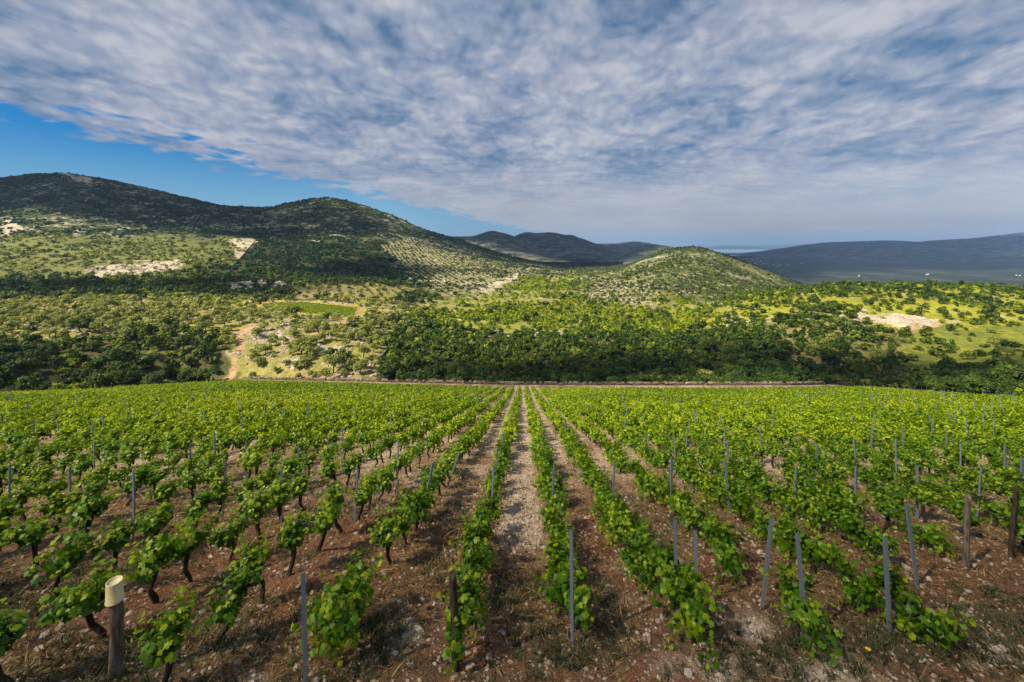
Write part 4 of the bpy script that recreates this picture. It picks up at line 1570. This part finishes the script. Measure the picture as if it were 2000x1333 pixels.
zi = zone_of(_jx + rng.normal(0, 7, len(CX)), _jy + rng.normal(0, 3, len(CX)))
okc = (zi >= 0) & (CY > field_end(CX, CY) + np.where((cpx > 470) & (cpx < 1640), 19, 6)) & (cpx > -300) & (cpx < 2300)
# nothing is seen behind the ridges
for pl, wd in DIRT:
    okc &= dist_line(pl, cpx, cpy) > wd + 3
okc &= ~inside(VINEPATCH, cpx, cpy + 3)
for p in PALE:
    okc &= ~(inside(p, cpx, cpy) & (rng.uniform(0, 1, len(CX)) < .72))
okc &= ~(inside(GOLD, cpx, cpy) & (rng.uniform(0, 1, len(CX)) < .8))
CX, CY, CZ, CS, zi, cpx, cpy = (q[okc] for q in (CX, CY, CZ, CS, zi, cpx, cpy))
clump = fbm(CX / 22, CY / 22, 121, 3)
clump2 = fbm(CX / 75 + 7, CY / 45, 141, 4, .6)
kind = np.full(len(CX), '', dtype=object)
scl = np.zeros(len(CX))
keepc = np.zeros(len(CX), bool)
for i, (nm, _) in enumerate(ZONES):
    sp, kinds, lo, hi_ = COVER[nm]
    far_k = np.where(CY > 700, 1.25, 1.0)
    if nm == 'mountain':
        far_k = np.where(CY > 700, 1.05, 1.0)
    pr = CS ** 2 / (sp * far_k) ** 2
    if nm in ('hilltop', 'meadow', 'pale_slope', 'mountain', 'terrace'):
        pr = pr * np.clip(.35 + 3.2 * (clump - .36), .15, 1.9)
    if nm in ('mountain', 'band', 'cone', 'forest', 'dots'):
        pr = pr * np.clip(.25 + 5.0 * (clump2 - .34), .12, 1.5)
    rowz = nm in ('dots', 'terrace')
    pr = np.where(CS > 900, .86 if rowz else 0.0, pr * (.10 if rowz else 1.0))
    mk = (zi == i) & (rng.uniform(0, 1, len(CX)) < pr)
    keepc |= mk
    ks = [k for k, _ in kinds]
    ps = np.array([q for _, q in kinds])
    kind[mk] = rng.choice(ks, mk.sum(), p=ps / ps.sum())
    scl[mk] = np.exp(rng.normal(math.log((lo + hi_) / 2), .24, mk.sum())).clip(lo * .7, hi_ * 1.35)
CX, CY, CZ, CS, zi, cpx, cpy, kind, scl, clump = (q[keepc] for q in (CX, CY, CZ, CS, zi, cpx, cpy, kind, scl, clump))
# drop those too close to a neighbour already kept (grid hash)
gone = np.zeros(len(CX), bool)
zn = np.array([n for n, _ in ZONES])
mind = np.array([COVER[n][0] * .62 for n in zn])[zi] * np.where(CY > 500, .5, 1.0)
cells = {}
for i in rng.permutation(len(CX)):
    if CY[i] > 500:
        continue
    c = (int(CX[i] // 8), int(CY[i] // 8))
    bad = False
    for a in (-1, 0, 1):
        for e in (-1, 0, 1):
            for k in cells.get((c[0] + a, c[1] + e), ()):
                if (CX[k] - CX[i]) ** 2 + (CY[k] - CY[i]) ** 2 < mind[i] ** 2:
                    bad = True
                    break
            if bad:
                break
        if bad:
            break
    if bad:
        gone[i] = True
    else:
        cells.setdefault(c, []).append(i)
CX, CY, CZ, CS, zi, cpx, cpy, kind, scl, clump = (q[~gone] for q in (CX, CY, CZ, CS, zi, cpx, cpy, kind, scl, clump))
N_TREES = len(CX)

LAB = {
 ('dark', 'belt'): ('dark green evergreen tree packed in the dense wood behind the dry-stone wall', 'trees of the dark wood behind the wall'),
 ('dark', 'bush'): ('dark green bushy tree in the thicket at the left end of the vineyard', 'trees of the thicket left of the dirt track'),
 ('dark', 'olive'): ('dark green rounded tree standing among the pale olive trees', 'dark trees among the olives'),
 ('dark', 'hilltop'): ('small dark green bush on the sunny yellow hilltop on the right', 'dark bushes on the right hilltop'),
 ('dark', 'hillmid'): ('dark rounded tree on the lower slope of the right hill below the pale terraces', 'trees low on the right hill'),
 ('dark', 'meadow'): ('dark bush standing alone in the grassy meadow on the right hill', 'bushes in the right hill meadow'),
 ('olive', 'olive'): ('pale grey-green olive tree in the sunlit grove on the left beyond the vineyard', 'olive trees of the left grove'),
 ('olive', 'bush'): ('pale olive tree mixed into the thicket at the left end of the vineyard', 'olive trees in the left thicket'),
 ('olive', 'belt'): ('pale olive-green tree standing out in the dark wood behind the wall', 'pale trees in the dark wood'),
 ('olive', 'hillmid'): ('grey-green olive tree on the lower slope of the right hill', 'olive trees low on the right hill'),
 ('olive', 'meadow'): ('grey-green tree standing in the grassy meadow on the right hill', 'olive trees in the right hill meadow'),
 ('bright', 'band'): ('yellow-green sunlit shrub in the valley above the dark wood', 'sunlit shrubs of the valley'),
 ('bright', 'hilltop'): ('low yellow-green shrub on the sunny hilltop on the right', 'yellow-green shrubs on the right hilltop'),
 ('bright', 'belt'): ('bright green tree standing out in the dark wood behind the wall', 'bright trees in the dark wood'),
 ('bright', 'bush'): ('bright yellow-green tree in the thicket at the left end of the vineyard', 'bright trees in the left thicket'),
}
indiv = np.zeros(len(CX), bool)
for kd, lim in (('dark', 290), ('olive', 230), ('bright', 120)):
    ids = np.where((kind == kd) & (cpx > -10) & (cpx < 2010) & np.array([(kd, zn[z]) in LAB for z in zi]))[0]
    ids = ids[np.argsort(CY[ids] / scl[ids] ** .5)][:lim]
    for i in ids:
        nm = zn[zi[i]]
        lab, grp = LAB[(kd, nm)]
        small = nm in ('hilltop', 'meadow')
        var = OLV if kd == 'olive' else ((DSH if small else OAK) if kd == 'dark' else SHB)
        tr, cr = var[rng.integers(0, len(var))]
        s = scl[i] * (1.25 if var in (SHB, DSH) else 1.0)
        o = link({'dark': 'evergreen_tree', 'olive': 'olive_tree', 'bright': 'shrub'}[kd] if var is not DSH else 'evergreen_bush', None, loc=(CX[i], CY[i], CZ[i] - .15), rz=rng.uniform(0, 6.28), scale=(s * rng.uniform(.9, 1.12), s * rng.uniform(.9, 1.12), s * rng.uniform(.78, 1.3)))
        tag(o, lab, 'bush' if small else ('shrub' if kd == 'bright' else 'tree'), grp)
        link('trunk', tr, o)
        link('crown', cr, o)
        indiv[i] = True


def tree_stuff(name, mk, tm, mat, lab, cat, size=1.0, v0=0.0):
    ids = np.where(mk & ~indiv)[0]
    if not len(ids):
        return
    pos = np.stack([CX[ids], CY[ids], CZ[ids] - .3], -1)
    s = (scl[ids] * size)[:, None] * rng.uniform(.75, 1.3, (len(ids), 3))
    vo = v0 + rng.normal(0, .10, len(ids)) + (fbm(CX[ids] / 70, CY[ids] / 70, 131, 3) - .5) * .5
    v, f, m, a = scatter_copies(tm, pos, rng.uniform(0, 6.28, len(ids)), s, vo)
    o = link(name, make_mesh(name, v, f, [mat], m, {'var': a}))
    tag(o, lab, cat, kind='stuff')


nearm = CY < 520
tree_stuff('woodland', (kind == 'dark') & nearm, T_MID, M_DARKTREE, 'dark green woodland covering the valley floor and slopes', 'woodland', 1.05)
tree_stuff('woodland', (kind == 'dark') & ~nearm, T_FAR, M_HILLSCRUB, 'dark forest on the foot of the left hills', 'woodland', 1.05)
tree_stuff('olive_grove', (kind == 'olive') & nearm, T_OLV, M_OLIVE, 'pale olive trees farther back in the groves', 'olive grove')
tree_stuff('olive_grove', (kind == 'olive') & ~nearm, T_FAR, M_OLIVE, 'pale green trees dotting the lower slope of the left hill', 'olive grove', .9)
tree_stuff('shrubland', (kind == 'bright') & nearm, T_SHR, M_BRIGHT, 'yellow-green shrubs filling the sunlit valley floor', 'shrubs', 1.2)
tree_stuff('shrubland', (kind == 'bright') & ~nearm, T_FAR, M_BRIGHT, 'yellow-green shrubs in the far valley', 'shrubs', .9)
tree_stuff('scrub', (kind == 'scrub') & (zi == 0), T_FAR, M_HILLSCRUB, 'low dark scrub covering the big left hills', 'scrub', .95)
tree_stuff('scrub', (kind == 'scrub') & (zi != 0), T_FAR, M_SCRUB, 'low grey-green scrub dotting the dry slopes', 'scrub', .80)

# loose rocks on the pale clearings
n_ = 90000
ly_ = np.exp(rng.uniform(math.log(140), math.log(620), n_))
lx_ = rng.uniform(-1.3, 1.3, n_) * ly_
lz_ = land_z(lx_, ly_)
qx_, qy_ = to_px(lx_, ly_, lz_)
sel = np.zeros(n_, bool)
for p in PALE:
    sel |= inside(p, qx_, qy_)
zz_ = zone_of(qx_, qy_)
sel |= np.isin(zz_, [i for i, (n, _) in enumerate(ZONES) if n in ('olive', 'dots', 'cone')]) & (fbm(lx_ / 16, ly_ / 8, 41, 5, .6) > .56)
sel &= ly_ > field_end(lx_, ly_) + 20
lx_, ly_, lz_ = lx_[sel], ly_[sel], lz_[sel]
s_ = np.exp(rng.normal(math.log(.38), .5, len(lx_))).clip(.15, 1.2) * (1 + ly_ / 500)
v, f, m, a = scatter_copies(stone_templates(8, IC0, 15), np.stack([lx_, ly_, lz_], -1), rng.uniform(0, 6.28, len(lx_)), np.repeat(s_[:, None], 3, 1), np.clip(rng.normal(.7, .25, len(lx_)), 0, 1))
tag(link('rubble', make_mesh('rubble', v, f, [M_STONE], m, {'var': a})), 'pale limestone rubble lying on the clearings of the hillsides', 'rubble', kind='stuff')

# bare pale tree in the left thicket
X, Y, Z = land_at(243, 706)
r = np.random.default_rng(5)
b = Bag()
def limb(p, d, L, rad, lev):
    q = p + d * L
    m_ = p + d * L * .5 + r.normal(0, L * .06, 3)
    vv, ff = tube([p, m_, q], [rad, rad * .8, rad * .55], 5)
    b.add(vv, ff)
    if lev:
        for _ in range(3 if lev > 1 else 4):
            nd = d + r.normal(0, .55, 3) + [0, 0, .15]
            limb(q - d * L * r.uniform(0, .3), nd / np.linalg.norm(nd), L * r.uniform(.6, .85), rad * .55, lev - 1)
for _ in range(3):
    d0 = np.array([r.normal(0, .45), r.normal(0, .45), 1.0])
    limb(np.array([0, 0, -.3]), d0 / np.linalg.norm(d0), 2.6, .13, 3)
o = link('bare_tree', b.mesh('bare_tree', [M_PALEWOOD], True), loc=(X, Y - 4, float(land_z(X, Y - 4)) + 1.2))
tag(o, 'leafless tree with pale grey branches in the thicket on the left', 'tree')

# pale boulder among the shrubs
X, Y, Z = land_at(1048, 660)
t = stone_templates(1, ico(2), 40)[0]
o = link('boulder', make_mesh('boulder', t[0] * [1, 1, 1.7], t[1], [M_STONE], attrs={'var': np.full(len(t[0]), .95)}), loc=(X, Y, Z + 1.6), scale=(2.3, 2.0, 2.2))
tag(o, 'pale boulder standing alone among the shrubs above the dark wood', 'boulder')


# ------------------------------------------------------------------ village on the plain
M_HOUSE = plain_mat('pale_render', (.78, .74, .68), .8)
M_ROOF = plain_mat('roof_tiles', (.34, .16, .10), .8)


def house_parts(seed):
    r = np.random.default_rng(seed)
    L, Wd, H = r.uniform(11, 18), r.uniform(8, 11), r.uniform(5, 8)
    b = Bag()
    x, y = L / 2, Wd / 2
    v = np.array([[-x, -y, -2], [x, -y, -2], [x, y, -2], [-x, y, -2], [-x, -y, H], [x, -y, H], [x, y, H], [-x, y, H], [-x, 0, H + 2.2], [x, 0, H + 2.2]])
    b.add(v, [np.array([[0, 1, 5, 4], [1, 2, 6, 5], [2, 3, 7, 6], [3, 0, 4, 7]]), np.array([[4, 7, 8], [5, 9, 6]])])
    wall = b.mesh('wall', [M_HOUSE])
    b = Bag()
    e = .6
    rv = []
    for s in (-1, 1):
        top = np.array([[-x - e, 0, H + 2.45], [x + e, 0, H + 2.45], [x + e, s * (y + e), H - .1], [-x - e, s * (y + e), H - .1]])
        b.add(np.concatenate([top, top - [0, 0, .25]]), [np.array([[0, 1, 2, 3], [4, 7, 6, 5], [0, 4, 5, 1], [2, 6, 7, 3], [0, 3, 7, 4], [1, 5, 6, 2]])])
    return wall, b.mesh('roof', [M_ROOF])


HP = [house_parts(i) for i in range(4)]
hx = [(1457, 510), (1463, 513), (1470, 508), (1474, 514), (1480, 511), (1486, 509), (1491, 515), (1500, 513), (1511, 516), (1517, 512), (1524, 517), (1537, 516), (1541, 518), (1553, 516), (1566, 515), (1468, 516), (1832, 511), (1836, 512), (1810, 536), (1813, 535), (1985, 536), (1992, 537), (1678, 538), (1520, 520), (1478, 506)]
for k, (xp, yp) in enumerate(hx):
    zt = -172.0
    Y = (HC - zt) * F / (yp - YH)
    X = (xp - 1000) / F * Y
    # rest on the plain
    uuu = X / Y
    zp = -180 + float(fbm(np.array(X / 900), np.array(Y / 900), 51, 4) - .5) * 16 
    wl, rf = HP[k % 4]
    s = 1.0 if xp < 1600 else 0.6
    o = link('house', None, loc=(X, Y, zp + 1), rz=rng.uniform(0, 3.1), scale=(s, s, s))
    tag(o, 'tiny pale house of the distant village by the sea' if xp < 1600 else 'tiny pale farmhouse far away on the dark plain at right', 'house', 'houses of the far village' if xp < 1600 else 'farmhouses on the far plain')
    link('wall', wl, o)
    link('roof', rf, o)


# ------------------------------------------------------------------ unseen cloud puffs added overhead to shade chosen parts of the land
def shade_cloud_mat():
    m, t = new_mat('shade_cloud_vapour')
    df = t.node('ShaderNodeBsdfDiffuse', ins={'Color': (.85, .85, .87, 1)})
    tl = t.node('ShaderNodeBsdfTranslucent', ins={'Color': (.85, .85, .87, 1)})
    tp = t.node('ShaderNodeBsdfTransparent')
    ad = t.node('ShaderNodeMixShader', ins={0: .5, 1: df.outputs[0], 2: tl.outputs[0]})
    g = t.node('ShaderNodeNewGeometry').outputs['Position']
    nz = t.sstep(t.noise(g, .006, 4, .6), .3, .7)
    finish(t, t.node('ShaderNodeMixShader', ins={0: t.math('MULTIPLY_ADD', nz, .22, .32), 1: tp.outputs[0], 2: ad.outputs[0]}).outputs[0])
    return m


M_SHADE_CLOUD = shade_cloud_mat()
SHADE = [
 (0, -23, 60, 36, 0), (45, -21, 60, 36, 0), (-45, -25, 55, 36, 0),  # patches of land (x, y, radius x, radius y, z) darkened by the added puffs
 (-1150, 1150, 620, 330, 150), (-250, 1250, 480, 330, 100), (-1900, 1300, 500, 400, 150), (-600, 950, 300, 160, 60), (60, 160, 105, 24, -40), (190, 150, 75, 20, -40),
 (1200, 3200, 1400, 900, -150), (700, 4300, 1200, 900, -60), (3600, 4600, 2200, 1500, -100), (5600, 6500, 2600, 1500, -50), (500, 2700, 500, 600, -60), (470, 850, 150, 130, -10), (360, 840, 90, 80, 0), (520, 780, 90, 80, -30), (-300, 370, 180, 42, -35), (-230, 640, 130, 120, -20), (-190, 139, 50, 14, -40)]
b = Bag()
r = np.random.default_rng(77)
cv, cf = ico(2)
for sx_, sy_, rx, ry, z in SHADE:
    ALT = max(760.0, .56 * (sy_ + ry))
    k = (ALT - z) / SUN_DIR[2]
    cx, cy = sx_ + SUN_DIR[0] * k, sy_ + SUN_DIR[1] * k
    nb = int(np.clip(rx * ry / 9000, 15, 46))
    for _ in range(nb):
        a0, q = r.uniform(0, 6.28), math.sqrt(r.uniform(0, 1)) * .85
        pr = math.sqrt(rx * ry) * r.uniform(.22, .5)
        v = cv * (1 + .16 * np.sin(cv[:, [0]] * 5 + r.uniform(0, 6)) + .12 * np.sin(cv[:, [1]] * 7 + r.uniform(0, 6))) * [pr, pr, pr * .35]
        v = v + [cx + math.cos(a0) * q * rx, cy + math.sin(a0) * q * ry, ALT + r.uniform(-.1, .1) * pr]
        b.add(v, [cf])
o = link('shade_clouds', b.mesh('shade_clouds', [M_SHADE_CLOUD], True))
tag(o, 'unseen cloud puffs added overhead to shade parts of the land', 'shade_clouds', kind='stuff')

# ------------------------------------------------------------------ the air
hm, t = new_mat('haze_air')
vol = t.node('ShaderNodeVolumePrincipled', ins={'Color': (.32, .53, .93), 'Density': 6.2e-5, 'Anisotropy': -.1})
ho = t.node('ShaderNodeOutputMaterial')
t.l.new(vol.outputs[0], ho.inputs['Volume'])
x0, x1, y0, y1, z0, z1 = -9000, 47000, -700, 31500, -206, 420
vs = [(x, y, z) for x in (x0, x1) for y in (y0, y1) for z in (z0, z1)]
fs = np.array([[0, 1, 3, 2], [4, 6, 7, 5], [0, 4, 5, 1], [2, 3, 7, 6], [0, 2, 6, 4], [1, 5, 7, 3]])
o = link('haze', make_mesh('haze', vs, [fs], [hm]))
tag(o, 'pale bluish haze in the air over the valley', 'haze', kind='stuff')
